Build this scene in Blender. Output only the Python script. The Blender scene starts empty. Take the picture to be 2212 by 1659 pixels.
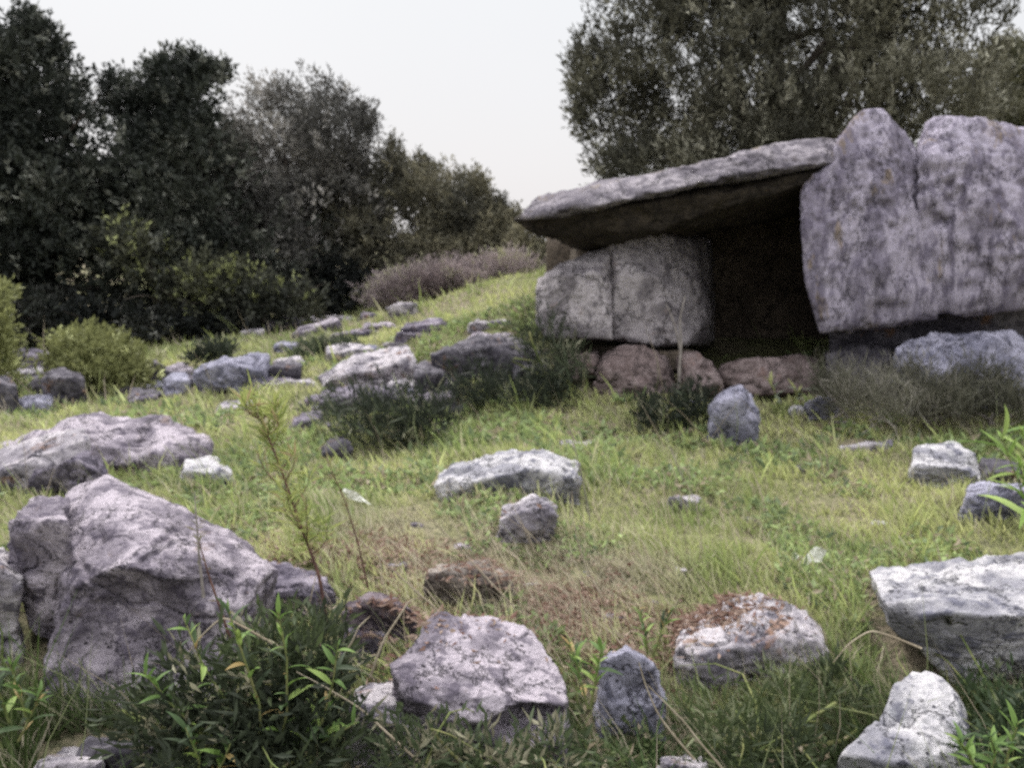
import bpy, bmesh, math, random
import numpy as np
from mathutils import Vector

S = bpy.context.scene
COL = S.collection
R = math.radians
rng = np.random.default_rng(7)
random.seed(7)

# ------------------------------------------------------------------ camera
CAM_Z, PITCH = 1.35, 9.5
FPX, CU, CV = 1840.0, 1106.0, 829.5          # the photograph read at 2212 x 1659
cd = bpy.data.cameras.new('camera')
cam = bpy.data.objects.new('camera', cd)
COL.objects.link(cam)
cam.location = (0, 0, CAM_Z)
cam.rotation_euler = (R(90 - PITCH), 0, 0)
cd.sensor_width = 36
cd.lens = 36 * FPX / 2212
cd.clip_end = 3000
cd.clip_start = 0.05
cd.dof.use_dof = True                          # the phone missed its focus: it lies too near
cd.dof.focus_distance = 0.75
cd.dof.aperture_fstop = 9.5
S.camera = cam

# ------------------------------------------------------------------ overcast sky and weak sun
SUN_EL, SUN_AZ = 48, -25                       # from the left, a little beyond the stones
w = bpy.data.worlds.new('World')
S.world = w
w.use_nodes = True
nt = w.node_tree
nt.nodes.clear()
out = nt.nodes.new('ShaderNodeOutputWorld')
sky = nt.nodes.new('ShaderNodeTexSky')
sky.sky_type = 'NISHITA'
sky.sun_disc = False
sky.sun_elevation = R(SUN_EL)
sky.sun_rotation = R(SUN_AZ)
sky.dust_density = 4
bg1 = nt.nodes.new('ShaderNodeBackground')
bg1.inputs['Strength'].default_value = 0.08
nt.links.new(sky.outputs[0], bg1.inputs[0])
tc = nt.nodes.new('ShaderNodeTexCoord')
sp = nt.nodes.new('ShaderNodeSeparateXYZ')
nt.links.new(tc.outputs['Generated'], sp.inputs[0])
rp = nt.nodes.new('ShaderNodeValToRGB')       # overcast: brighter towards the zenith all round
rp.color_ramp.elements[0].position = 0.0
rp.color_ramp.elements[0].color = (0.685, 0.665, 0.675, 1)
rp.color_ramp.elements[1].position = 1.0
rp.color_ramp.elements[1].color = (1.0, 1.0, 1.0, 1)
e = rp.color_ramp.elements.new(0.30)
e.color = (0.69, 0.705, 0.72, 1)
nt.links.new(sp.outputs['Z'], rp.inputs[0])
mr = nt.nodes.new('ShaderNodeMapRange')
mr.interpolation_type = 'SMOOTHSTEP'
mr.inputs['From Min'].default_value = 0.25
mr.inputs['From Max'].default_value = 1.0
mr.inputs['To Min'].default_value = 1.0
mr.inputs['To Max'].default_value = 3.1
nt.links.new(sp.outputs['Z'], mr.inputs['Value'])
cn = nt.nodes.new('ShaderNodeTexNoise')
cn.inputs['Scale'].default_value = 1.6
cn.inputs['Detail'].default_value = 3
nt.links.new(tc.outputs['Generated'], cn.inputs['Vector'])
cr = nt.nodes.new('ShaderNodeMapRange')
cr.inputs['To Min'].default_value = 0.94
cr.inputs['To Max'].default_value = 1.06
nt.links.new(cn.outputs['Fac'], cr.inputs['Value'])
mm = nt.nodes.new('ShaderNodeMath'); mm.operation = 'MULTIPLY'
nt.links.new(mr.outputs[0], mm.inputs[0]); nt.links.new(cr.outputs[0], mm.inputs[1])
bg2 = nt.nodes.new('ShaderNodeBackground')
nt.links.new(rp.outputs[0], bg2.inputs[0])
nt.links.new(mm.outputs[0], bg2.inputs[1])
mx = nt.nodes.new('ShaderNodeMixShader')
mx.inputs[0].default_value = 0.9
nt.links.new(bg1.outputs[0], mx.inputs[1]); nt.links.new(bg2.outputs[0], mx.inputs[2])
nt.links.new(mx.outputs[0], out.inputs[0])
sd = bpy.data.lights.new('sun', 'SUN')
sd.energy = 2.7
sd.angle = R(13)
sd.color = (1.0, 0.96, 0.90)
sun = bpy.data.objects.new('sun', sd)
COL.objects.link(sun)
sun.rotation_euler = (R(90 - SUN_EL), 0, R(180 - SUN_AZ))
sv = Vector((math.sin(R(SUN_AZ)) * math.cos(R(SUN_EL)), math.cos(R(SUN_AZ)) * math.cos(R(SUN_EL)), math.sin(R(SUN_EL))))
sun.rotation_euler = sv.to_track_quat('Z', 'Y').to_euler()
S.view_settings.view_transform = 'Standard'
S.view_settings.look = 'None'
S.view_settings.exposure = 0.40
S.view_settings.gamma = 1.0
S.view_settings.use_curve_mapping = False
S.cycles.use_denoising = False                # the phone's own grain stays in the picture
S.cycles.sample_clamp_indirect = 3.0
S.cycles.max_bounces = 5
S.cycles.diffuse_bounces = 3
S.cycles.transparent_max_bounces = 4

# ------------------------------------------------------------------ helpers
cp, spn = math.cos(R(PITCH)), math.sin(R(PITCH))
def P(u, v, Y):
    """world point on the ray of photo pixel (u, v) at world distance Y ahead"""
    a, b = (u - CU) / FPX, (CV - v) / FPX
    dx, dy, dz = a, cp + b * spn, -spn + b * cp
    k = Y / dy
    return np.array([dx * k, Y, CAM_Z + dz * k])

def _h(ix, iy, iz, s):
    h = (ix * 374761393 + iy * 668265263 + iz * 2147483647 + s * 974634777) & 0xFFFFFFFF
    h = ((h ^ (h >> 13)) * 1274126177) & 0xFFFFFFFF
    h = (h ^ (h >> 16)) & 0xFFFF
    return h / 65535.0 * 2 - 1
def vnoise(p, s=0):
    p = np.asarray(p, float) + 1000.0
    i = np.floor(p).astype(np.int64); f = p - i
    f = f * f * f * (f * (f * 6 - 15) + 10)
    r = 0
    for a in (0, 1):
        for b in (0, 1):
            for c in (0, 1):
                wgt = (f[:, 0] if a else 1 - f[:, 0]) * (f[:, 1] if b else 1 - f[:, 1]) * (f[:, 2] if c else 1 - f[:, 2])
                r = r + wgt * _h(i[:, 0] + a, i[:, 1] + b, i[:, 2] + c, s)
    return r
def fbm(p, freq, octs=4, s=0, gain=0.5):
    p = np.asarray(p, float); r = 0; a = 1.0
    for k in range(octs):
        q = p * freq + k * 17.3
        if k % 2: q = q[:, [1, 2, 0]] * np.array([0.98, 1.03, 1.0])
        r = r + a * vnoise(q, s + k); a *= gain; freq *= 2.03
    return r

# ground heights fitted through a thin-plate spline
CTRL = []
for (u, v, Y) in [(-600, 1659, 2.12), (0, 1659, 2.15), (550, 1659, 2.2), (1106, 1659, 2.2), (1700, 1659, 2.15), (2212, 1659, 2.2), (2900, 1659, 2.15),
                  (0, 1330, 2.8), (600, 1330, 2.8), (1106, 1330, 2.85), (1700, 1330, 2.9), (2212, 1330, 2.85),
                  (0, 1150, 3.6), (600, 1130, 3.65), (1106, 1130, 3.7), (1700, 1130, 3.75), (2212, 1130, 3.7), (2700, 1130, 3.7),
                  (0, 1000, 4.7), (600, 1000, 4.75), (1106, 1000, 4.7), (1700, 1000, 4.75), (2212, 1000, 4.7),
                  (1300, 900, 5.6), (1500, 890, 5.75), (1800, 890, 5.7), (2212, 880, 5.7), (1000, 850, 6.2), (600, 860, 6.5), (150, 900, 6.0), (-400, 900, 6.3),
                  (1000, 735, 6.9), (1000, 690, 8.0), (1150, 640, 7.2), (1150, 600, 9.5), (600, 740, 8.6), (300, 745, 9.8), (-200, 745, 10.3), (150, 745, 10.5),
                  (800, 690, 9.8), (950, 640, 10.8), (1080, 585, 11.5), (600, 690, 12.0), (300, 700, 13.0)]:
    CTRL.append(P(u, v, Y))
for q in [(1.6, 7.3, .30), (3.0, 7.3, .35), (1.5, 9.6, .85), (4, 9.6, .9), (6.5, 9.5, .9), (7, 7, .4), (3, 12.5, .95), (7, 13, 1.0), (0, 14, 1.0), (-7, 14, .5),
          (-9, 10, .2), (-8, 5, .1), (8, 4, .1), (-2, .6, -.1), (2, .6, -.1), (0, .3, -.1)]:
    CTRL.append(np.array(q, float))
CTRL = np.array(CTRL)
def _U(d2): return 0.5 * d2 * np.log(d2 + 1e-9)
_n = len(CTRL)
_K = _U(((CTRL[:, None, :2] - CTRL[None, :, :2]) ** 2).sum(-1)) + np.eye(_n) * 0.15
_A = np.zeros((_n + 3, _n + 3)); _A[:_n, :_n] = _K
_A[:_n, _n] = 1; _A[:_n, _n + 1:] = CTRL[:, :2]; _A[_n:, :_n] = _A[:_n, _n:].T
_W = np.linalg.solve(_A, np.concatenate([CTRL[:, 2], np.zeros(3)]))
def gz(x, y):
    x = np.atleast_1d(np.asarray(x, float)); y = np.atleast_1d(np.asarray(y, float))
    cx, cy = np.clip(x, -9, 8.5), np.clip(y, 0.2, 14)
    z = np.empty(len(cx))
    for a in range(0, len(cx), 20000):
        X = cx[a:a + 20000]; Yv = cy[a:a + 20000]
        d2 = (X[:, None] - CTRL[None, :, 0]) ** 2 + (Yv[:, None] - CTRL[None, :, 1]) ** 2
        z[a:a + 20000] = _U(d2) @ _W[:_n] + _W[_n] + X * _W[_n + 1] + Yv * _W[_n + 2]
    r = np.clip((np.hypot(x, y - 6) - 12) / 14, 0, 1); r = r * r * (3 - 2 * r)
    z = z * (1 - r) + 0.45 * r
    q = np.stack([x, y, 0 * x], 1)
    z = z + 0.04 * fbm(q, 1.3, 3, 5) + 0.03 * fbm(q, 3.1, 2, 6) + 0.012 * fbm(q, 6, 2, 9)
    far = np.clip((np.hypot(x, y) - 40) / 200, 0, 1)
    return z + far * 1.2 * fbm(q, 0.008, 2, 3)
def hit(u, v):
    ys = np.arange(1.2, 30, 0.02)
    pts = np.array([P(u, v, Y) for Y in (ys[0], ys[-1])])
    X = pts[0, 0] * ys / ys[0]; Z = CAM_Z + (pts[0, 2] - CAM_Z) * ys / ys[0]
    g = gz(X, ys)
    k = np.argmax(Z < g)
    return ys[k] if (Z < g).any() else 12.0

def mesh_np(name, verts, faces_loops, loop_tot, mat, smooth=False, cols=None):
    me = bpy.data.meshes.new(name)
    nv = len(verts); nf = len(loop_tot)
    me.vertices.add(nv); me.vertices.foreach_set('co', np.asarray(verts, np.float32).ravel())
    me.loops.add(len(faces_loops)); me.loops.foreach_set('vertex_index', np.asarray(faces_loops, np.int32))
    me.polygons.add(nf)
    st = np.concatenate([[0], np.cumsum(loop_tot)[:-1]]).astype(np.int32)
    me.polygons.foreach_set('loop_start', st)
    me.polygons.foreach_set('loop_total', np.asarray(loop_tot, np.int32))
    if smooth: me.polygons.foreach_set('use_smooth', np.ones(nf, bool))
    me.materials.append(mat)
    if cols is not None:
        at = me.color_attributes.new('Col', 'FLOAT_COLOR', 'POINT')
        c4 = np.ones((nv, 4), np.float32); c4[:, :3] = cols
        at.data.foreach_set('color', c4.ravel())
    me.update(); me.validate()
    return me
def link(name, me, parent=None, loc=None):
    o = bpy.data.objects.new(name, me); COL.objects.link(o)
    if parent: o.parent = parent
    if loc is not None: o.location = loc
    return o
def tag(o, label=None, cat=None, group=None, kind=None):
    if label: o['label'] = label
    if cat: o['category'] = cat
    if group: o['group'] = group
    if kind: o['kind'] = kind
    return o
def empty(name, loc):
    return link(name, None, None, [float(c) for c in loc])

# ------------------------------------------------------------------ materials
def N(nt, t, **kw):
    n = nt.nodes.new(t)
    for k, v in kw.items():
        if k in n.inputs: n.inputs[k].default_value = v
        else: setattr(n, k, v)
    return n
def mixc(nt, fac, a, b):
    m = nt.nodes.new('ShaderNodeMix'); m.data_type = 'RGBA'
    for sock, val in ((0, fac), (6, a), (7, b)):
        if isinstance(val, (float, int)): m.inputs[sock].default_value = val
        elif isinstance(val, tuple): m.inputs[sock].default_value = (*val, 1)
        else: nt.links.new(val, m.inputs[sock])
    return m.outputs[2]
def ramp(nt, src, a, b, lo=0.0, hi=1.0):
    m = nt.nodes.new('ShaderNodeMapRange'); m.interpolation_type = 'SMOOTHSTEP'
    m.inputs['From Min'].default_value = a; m.inputs['From Max'].default_value = b
    m.inputs['To Min'].default_value = lo; m.inputs['To Max'].default_value = hi
    nt.links.new(src, m.inputs['Value']); return m.outputs[0]
def new_mat(name):
    m = bpy.data.materials.new(name); m.use_nodes = True
    nt = m.node_tree; nt.nodes.clear()
    o = nt.nodes.new('ShaderNodeOutputMaterial')
    b = nt.nodes.new('ShaderNodeBsdfPrincipled')
    nt.links.new(b.outputs[0], o.inputs[0])
    b.inputs['Specular IOR Level'].default_value = 0.25
    return m, nt, b, o
def rock_mat(name, light, dark, cover=0.5, rust=0.12, rustc=(0.24, 0.13, 0.07), scale=6.0, zs=1.0, bump=0.85):
    m, nt, b, o = new_mat(name)
    tc = N(nt, 'ShaderNodeTexCoord')
    oi = N(nt, 'ShaderNodeObjectInfo')
    ad = N(nt, 'ShaderNodeVectorMath', operation='MULTIPLY_ADD')
    cmb = N(nt, 'ShaderNodeCombineXYZ')
    mu = N(nt, 'ShaderNodeMath', operation='MULTIPLY'); mu.inputs[1].default_value = 37.0
    nt.links.new(oi.outputs['Random'], mu.inputs[0])
    for i in range(3): nt.links.new(mu.outputs[0], cmb.inputs[i])
    ad.inputs[1].default_value = (1, 1, zs)
    nt.links.new(tc.outputs['Object'], ad.inputs[0]); nt.links.new(cmb.outputs[0], ad.inputs[2])
    vec = ad.outputs[0]
    def noise(sc, det=6, rough=0.62, dist=0.0):
        n = N(nt, 'ShaderNodeTexNoise', Scale=sc, Detail=det, Roughness=rough, Distortion=dist)
        nt.links.new(vec, n.inputs['Vector']); return n.outputs['Fac']
    big = noise(scale * 0.55, 5, 0.6, 0.4); mid = noise(scale * 2.2, 6, 0.65, 0.3); fine = noise(scale * 11, 6, 0.7)
    th = 0.62 - 0.26 * cover
    c = mixc(nt, ramp(nt, big, th - 0.05, th + 0.07), light, tuple(x * 0.35 + y * 0.65 for x, y in zip(light, dark)))
    c = mixc(nt, ramp(nt, mid, th - 0.0, th + 0.10, 0, 0.8), c, dark)
    # pale crusts and rust
    pale = noise(scale * 3.7, 6, 0.75)
    c = mixc(nt, ramp(nt, pale, 0.50, 0.72, 0, 0.5), c, tuple(min(0.62, x * 1.3) for x in light))
    rs = noise(scale * 0.9, 5, 0.7, 0.6)
    c = mixc(nt, ramp(nt, rs, 0.70 - rust, 0.80 - rust, 0, 0.8), c, rustc)
    # dark pits
    vo = N(nt, 'ShaderNodeTexVoronoi', Scale=scale * 5.5, Randomness=1.0); nt.links.new(vec, vo.inputs['Vector'])
    pit = ramp(nt, vo.outputs['Distance'], 0.05, 0.28)
    pf = N(nt, 'ShaderNodeMath', operation='MAXIMUM'); nt.links.new(pit, pf.inputs[0]); nt.links.new(ramp(nt, mid, 0.42, 0.5), pf.inputs[1])
    c = mixc(nt, pf.outputs[0], tuple(x * 0.45 for x in dark), c)
    c = mixc(nt, ramp(nt, fine, 0.35, 0.7, 0.0, 0.30), c, dark)
    dn = N(nt, 'ShaderNodeTexNoise', Scale=scale * .8, Detail=5.0, Roughness=0.7); nt.links.new(vec, dn.inputs['Vector'])
    dv = N(nt, 'ShaderNodeVectorMath', operation='MULTIPLY_ADD'); nt.links.new(dn.outputs['Color'], dv.inputs[0])
    dv.inputs[1].default_value = (.35, .35, .35); nt.links.new(vec, dv.inputs[2])
    ce = N(nt, 'ShaderNodeTexVoronoi', Scale=scale * .55); ce.feature = 'DISTANCE_TO_EDGE'; nt.links.new(dv.outputs[0], ce.inputs['Vector'])
    crk = ramp(nt, ce.outputs['Distance'], 0.0, 0.022)
    c = mixc(nt, ramp(nt, crk, 0, 1, 0.65, 0.0), c, tuple(x * .4 for x in dark))
    nt.links.new(c, b.inputs['Base Color'])
    b.inputs['Roughness'].default_value = 0.92
    hs = N(nt, 'ShaderNodeMath', operation='MULTIPLY_ADD'); nt.links.new(fine, hs.inputs[0]); hs.inputs[1].default_value = 0.45
    nt.links.new(mid, hs.inputs[2])
    h2 = N(nt, 'ShaderNodeMath', operation='MULTIPLY_ADD'); nt.links.new(pf.outputs[0], h2.inputs[0]); h2.inputs[1].default_value = 0.5
    nt.links.new(hs.outputs[0], h2.inputs[2])
    h3 = N(nt, 'ShaderNodeMath', operation='MULTIPLY_ADD'); nt.links.new(crk, h3.inputs[0]); h3.inputs[1].default_value = .6; nt.links.new(h2.outputs[0], h3.inputs[2]); h2 = h3
    bp = N(nt, 'ShaderNodeBump', Strength=bump, Distance=0.045)
    nt.links.new(h2.outputs[0], bp.inputs['Height']); nt.links.new(bp.outputs[0], b.inputs['Normal'])
    return m
PALE = rock_mat('pale_limestone', (0.50, 0.46, 0.49), (0.10, 0.09, 0.12), 0.42)
WHITE = rock_mat('white_limestone', (0.54, 0.52, 0.54), (0.11, 0.11, 0.15), 0.40, rust=0.02)
LILAC = rock_mat('lilac_limestone', (0.31, 0.275, 0.325), (0.075, 0.065, 0.095), 0.6)
BLUE = rock_mat('blue_grey_limestone', (0.33, 0.32, 0.40), (0.09, 0.09, 0.13), 0.42, rust=0.02)
DARKR = rock_mat('dark_limestone', (0.20, 0.185, 0.21), (0.055, 0.05, 0.065), 0.6)
RED = rock_mat('reddish_stone', (0.27, 0.215, 0.215), (0.10, 0.072, 0.07), 0.45, rust=0.12, rustc=(0.19, 0.12, 0.105))
MAUVE = rock_mat('mauve_limestone', (0.45, 0.40, 0.45), (0.085, 0.072, 0.10), 0.50, rust=.08, rustc=(.22, .16, .14), scale=7.0)
SLAB = rock_mat('slab_stone', (0.37, 0.335, 0.41), (0.11, 0.095, 0.135), 0.48, rust=0.13, rustc=(0.22, 0.165, 0.11), scale=7.5, zs=0.32, bump=0.75)
CAPM = rock_mat('capstone_stone', (0.33, 0.30, 0.33), (0.09, 0.08, 0.10), 0.6, rust=0.12, rustc=(0.16, 0.12, 0.07), scale=5.5)
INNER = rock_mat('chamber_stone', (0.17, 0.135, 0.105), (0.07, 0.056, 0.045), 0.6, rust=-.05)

def leaf_mat(name, trans=0.3, rough=0.6):
    m, nt, b, o = new_mat(name)
    a = N(nt, 'ShaderNodeVertexColor', layer_name='Col')
    nt.links.new(a.outputs['Color'], b.inputs['Base Color'])
    b.inputs['Roughness'].default_value = rough
    t = N(nt, 'ShaderNodeBsdfTranslucent'); nt.links.new(a.outputs['Color'], t.inputs['Color'])
    mx = N(nt, 'ShaderNodeMixShader'); mx.inputs[0].default_value = trans
    nt.links.new(b.outputs[0], mx.inputs[1]); nt.links.new(t.outputs[0], mx.inputs[2])
    nt.links.new(mx.outputs[0], o.inputs[0])
    return m
LEAF = leaf_mat('tree_leaves', 0.2)
BLADE = leaf_mat('grass_blades', 0.35)
def bark_mat(name, c1, c2):
    m, nt, b, o = new_mat(name)
    tc = N(nt, 'ShaderNodeTexCoord')
    n = N(nt, 'ShaderNodeTexNoise', Scale=14.0, Detail=6.0); nt.links.new(tc.outputs['Object'], n.inputs['Vector'])
    nt.links.new(mixc(nt, ramp(nt, n.outputs['Fac'], 0.35, 0.65), c1, c2), b.inputs['Base Color'])
    b.inputs['Roughness'].default_value = 0.9
    bp = N(nt, 'ShaderNodeBump', Strength=0.6, Distance=0.02); nt.links.new(n.outputs['Fac'], bp.inputs['Height'])
    nt.links.new(bp.outputs[0], b.inputs['Normal'])
    return m
BARK = bark_mat('bark', (0.05, 0.04, 0.035), (0.13, 0.11, 0.095))
STEMG = bark_mat('green_stem', (0.10, 0.13, 0.04), (0.17, 0.17, 0.07))
STEMR = bark_mat('reddish_stem', (0.075, 0.04, 0.035), (0.14, 0.075, 0.06))
STRAW = bark_mat('dry_straw', (0.22, 0.18, 0.13), (0.36, 0.31, 0.24))
TWIG = bark_mat('pale_twig', (0.16, 0.14, 0.13), (0.28, 0.25, 0.23))

def soil_mat():
    m, nt, b, o = new_mat('soil')
    tc = N(nt, 'ShaderNodeTexCoord')
    def noise(sc, det=6, rough=0.6):
        n = N(nt, 'ShaderNodeTexNoise', Scale=sc, Detail=det, Roughness=rough)
        nt.links.new(tc.outputs['Object'], n.inputs['Vector']); return n.outputs['Fac']
    a, f, g = noise(1.1), noise(38.0), noise(7.0)
    c = mixc(nt, ramp(nt, a, 0.42, 0.58), (0.17, 0.175, 0.08), (0.23, 0.19, 0.14))
    c = mixc(nt, ramp(nt, f, 0.4, 0.65), c, (0.08, 0.08, 0.045))
    c = mixc(nt, ramp(nt, g, 0.55, 0.7, 0, 0.7), c, (0.15, 0.155, 0.065))
    nt.links.new(c, b.inputs['Base Color']); b.inputs['Roughness'].default_value = 1.0
    bp = N(nt, 'ShaderNodeBump', Strength=1.0, Distance=0.03); nt.links.new(f, bp.inputs['Height'])
    nt.links.new(bp.outputs[0], b.inputs['Normal'])
    return m
SOIL = soil_mat()

# ------------------------------------------------------------------ ground
ax = np.sinh(np.linspace(-5.6, 5.6, 300)) * 3.0
ay = np.sinh(np.linspace(-5.1, 5.1, 300)) * 5.0 + 6.0
GX, GY = np.meshgrid(ax, ay)
gv = np.stack([GX.ravel(), GY.ravel(), gz(GX.ravel(), GY.ravel())], 1)
i = np.arange(299)[:, None] * 300 + np.arange(299)[None, :]
i = i.ravel()
gf = np.stack([i, i + 1, i + 301, i + 300], 1).ravel()
go = link('ground', mesh_np('ground', gv, gf, np.full(299 * 299, 4), SOIL, True))
tag(go, kind='structure')

# ------------------------------------------------------------------ rocks
_ico = {}
def ico(n):
    if n not in _ico:
        bm = bmesh.new(); bmesh.ops.create_icosphere(bm, subdivisions=n, radius=1)
        V = np.array([v.co[:] for v in bm.verts]); F = np.array([[v.index for v in f.verts] for f in bm.faces])
        bm.free(); _ico[n] = (V, F)
    return _ico[n]
def hull_rock(pts, lvl=5, p=80, amp=0.05, rough=0.012, seed=0, strata=0.006, chips=18, dents=()):
    """a stone: rounded convex body through the points, chipped, then roughened"""
    pts = np.asarray(pts, float)
    lo, hi = pts.min(0), pts.max(0)
    sc = (hi - lo) / 2 + 1e-6
    q0 = (pts - (lo + hi) / 2) / sc
    c0 = q0.mean(0)
    q = q0 - c0
    bm = bmesh.new()
    for v in q: bm.verts.new(v)
    bmesh.ops.convex_hull(bm, input=list(bm.verts), use_existing_faces=False)
    bm.normal_update()
    pl = []
    for f in bm.faces:
        n = np.array(f.normal[:]); d = float(n @ np.array(f.verts[0].co[:]))
        if d < 0: n, d = -n, -d
        if d < 1e-4 or f.calc_area() < 1e-5: continue
        if any(m @ n > 0.985 for m, _ in pl): continue
        pl.append((n, d))
    bm.free()
    r = np.random.default_rng(seed + 11)
    for k in range(chips):                      # corners knocked off
        n = r.normal(size=3); n /= np.linalg.norm(n)
        d = (q @ n).max() * r.uniform(0.82, 1.0)
        pl.append((n, d))
    V, F = ico(lvl)
    Nn = np.array([a for a, _ in pl]); D = np.array([b for _, b in pl])
    inv = np.maximum(V @ Nn.T, 0) / D[None, :]
    rr = (inv ** p).sum(1) ** (-1.0 / p)
    q = V * rr[:, None] + c0
    W = q * sc + (lo + hi) / 2
    size = float(np.cbrt(np.prod(sc)) * 2)
    mx = float(sc.max() * 2)
    nd = (V / sc); nd /= np.linalg.norm(nd, axis=1)[:, None]
    so = seed * 7.77
    d = amp * size * (fbm(W + so, 1.4 / size, 3, seed) * 0.30)
    # broken facets: noise cut into flats with sharp steps between
    st = fbm(W + so, 2.3 / size, 2, seed + 3) * 2.6
    fr = st - np.floor(st); d += amp * size * 0.42 * (np.floor(st) + np.clip((fr - .72) / .28, 0, 1) ** 2)
    cr = np.abs(fbm(W + so + 3, 1.9 / size, 3, seed + 6)); d -= amp * size * 0.9 * np.clip(1 - cr / 0.05, 0, 1) ** .7
    d += rough * .8 * fbm(W + so, 13, 5, seed + 5, 0.62)
    cell = fbm(W + so + 9, 9, 2, seed + 8)
    d -= rough * 1.3 * np.clip(cell - 0.35, 0, 1) * 2
    if strata:
        ti = r.normal(size=2) * .25
        s = (W[:, 2] + W[:, 0] * ti[0] + W[:, 1] * ti[1]) * 26 + 1.6 * fbm(W + so, 2.5, 3, seed)
        sw = s / 6.283 - np.floor(s / 6.283)
        d += strata * (2 * np.clip(sw * 1.15, 0, 1) - 1) * (.4 + .6 * np.clip(fbm(W + so, 4, 2, seed + 9) + .5, 0, 1))
    W = W + nd * d[:, None]
    for (c, rad, dep) in dents:
        q = W - np.asarray(c)
        g = np.exp(-((q / np.asarray(rad)) ** 2).sum(1) ** 1.6)
        W = W + g[:, None] * np.asarray(dep)[None, :]
    FOOT.append(W)
    return W, F
FOOT = []
NR = [0]
def solid(name, W, F, mat, parent=None):
    base = np.array([W[:, 0].mean(), W[:, 1].mean(), W[:, 2].min()])
    me = mesh_np(name, W - base, F.ravel(), np.full(len(F), 3), mat, True)
    if parent is None: return link(name, me, None, base)
    pl = np.array(parent.location[:])
    return link(name, me, parent, base - pl)
def rpts(top, ridge, base, t, Y=None, mid=(), sink=0.15, under=None):
    """points of a stone: back top edge, front top edge (ridge), foot, and the sides half way back"""
    bu = sum(b[0] for b in base) / len(base); bv = max(b[1] for b in base)
    if Y is None: Y = hit(bu, min(bv, 1900))
    if under is None: under = min(.25 * t, .12)
    pts = []
    for b in base: q = P(b[0], b[1], Y + under); pts += [q, q - [0, -0.02, sink]]
    for r_ in ridge: pts.append(P(r_[0], r_[1], Y + (r_[2] if len(r_) > 2 else 0.04 * t)))
    for m in mid: pts.append(P(m[0], m[1], Y + 0.5 * t))
    zb = min(p_[2] for p_ in pts)
    for a in top:
        q = P(a[0], a[1], Y + (a[2] if len(a) > 2 else t)); pts.append(q)
        g = np.array([q[0], q[1], min(zb, q[2] - 0.05)]); pts.append(g)
    return pts
def rock(label, top, ridge, base, t, mat, Y=None, mid=(), lvl=None, name='rock', cat='rock', group=None, **kw):
    NR[0] += 1
    sink = kw.pop('sink', 0.15); under = kw.pop('under', None)
    if lvl is None:
        us = [q[0] for q in list(top) + list(ridge) + list(base)]
        lvl = 6 if max(us) - min(us) > 125 else 5
    W, F = hull_rock(rpts(top, ridge, base, t, Y, mid, sink, under), lvl, seed=kw.pop('seed', NR[0]), **kw)
    return tag(solid(name, W, F, mat), label, cat, group)

# ---- the dolmen
SIDE = rock_mat('side_stone_rock', (0.46, 0.42, 0.44), (0.13, 0.115, 0.13), 0.38, rust=.10, rustc=(.28, .21, .19), scale=5.5)
DL = empty('dolmen', (1.7, 6.3, 0.2))
tag(DL, 'dolmen of big grey slabs with a dark chamber under its tilted capstone', 'dolmen')
def dpart(name, pts, mat, lvl=6, label=None, **kw):
    NR[0] += 1
    W, F = hull_rock(pts, lvl, seed=NR[0] + 40, **kw)
    return tag(solid(name, W, F, mat, DL), label)
# capstone, tilted down to the left; its underside slopes back and down
cap = [P(1106, 476, 6.0), P(1120, 456, 6.2), P(1310, 402, 6.1), P(1500, 358, 6.1), P(1650, 318, 6.15), P(1710, 303, 6.25), P(1850, 298, 6.35), P(1900, 330, 6.35),
       P(1118, 484, 6.0), P(1300, 444, 5.94), P(1500, 402, 5.94), P(1730, 356, 6.0), P(1880, 340, 6.1),
       P(1225, 470, 6.9), P(1420, 430, 7.5), P(1700, 370, 7.9), P(1900, 360, 7.9),
       P(1140, 456, 6.9), P(1330, 408, 7.9), P(1700, 322, 8.2), P(1900, 312, 8.2)]
dpart('capstone', cap, CAPM, 6, amp=0.016, rough=0.020, chips=3, strata=.012, p=70, label='long flat capstone tilting down to the left over the chamber')
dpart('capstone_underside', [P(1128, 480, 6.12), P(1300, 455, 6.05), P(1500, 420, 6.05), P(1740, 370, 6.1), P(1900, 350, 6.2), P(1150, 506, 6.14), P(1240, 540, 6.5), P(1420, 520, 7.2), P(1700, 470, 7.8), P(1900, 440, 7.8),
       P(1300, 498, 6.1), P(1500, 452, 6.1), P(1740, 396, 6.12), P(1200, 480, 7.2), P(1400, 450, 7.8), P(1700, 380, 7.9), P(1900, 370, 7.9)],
      rock_mat('shaded_brown_stone', (0.065, 0.052, 0.04), (0.025, 0.02, 0.016), 0.6, rust=0.02), 6, amp=0.02, rough=0.016, chips=0, p=50, label='brown lower layer of the capstone, coloured darker for its shade')  # brown stone, its colour taken darker for the shade below the capstone
dpart('side_stone', [P(1165, 610, 6.3), P(1200, 585, 6.35), P(1246, 556, 6.4), P(1324, 530, 6.5), P(1326, 736, 6.15), P(1180, 728, 6.15), P(1160, 690, 6.2),
                     P(1200, 600, 6.15), P(1300, 590, 6.15), P(1180, 610, 7.2), P(1320, 525, 7.3), P(1170, 730, 7.2), P(1320, 730, 7.3)], SIDE, 6, amp=0.03, chips=3, label='cracked pale stone holding up the left end of the capstone')
dpart('side_stone', [P(1312, 500, 6.5), P(1430, 490, 6.7), P(1500, 520, 7.0), P(1528, 620, 7.1), P(1515, 700, 6.8), P(1480, 740, 6.5), P(1316, 738, 6.2),
                     P(1330, 590, 6.22), P(1400, 600, 6.32), P(1316, 500, 7.5), P(1540, 520, 7.9), P(1316, 738, 7.5), P(1540, 738, 7.9)], SIDE, 6, amp=0.03, chips=2, label='broad pale stone at the left side of the chamber mouth')
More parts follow.
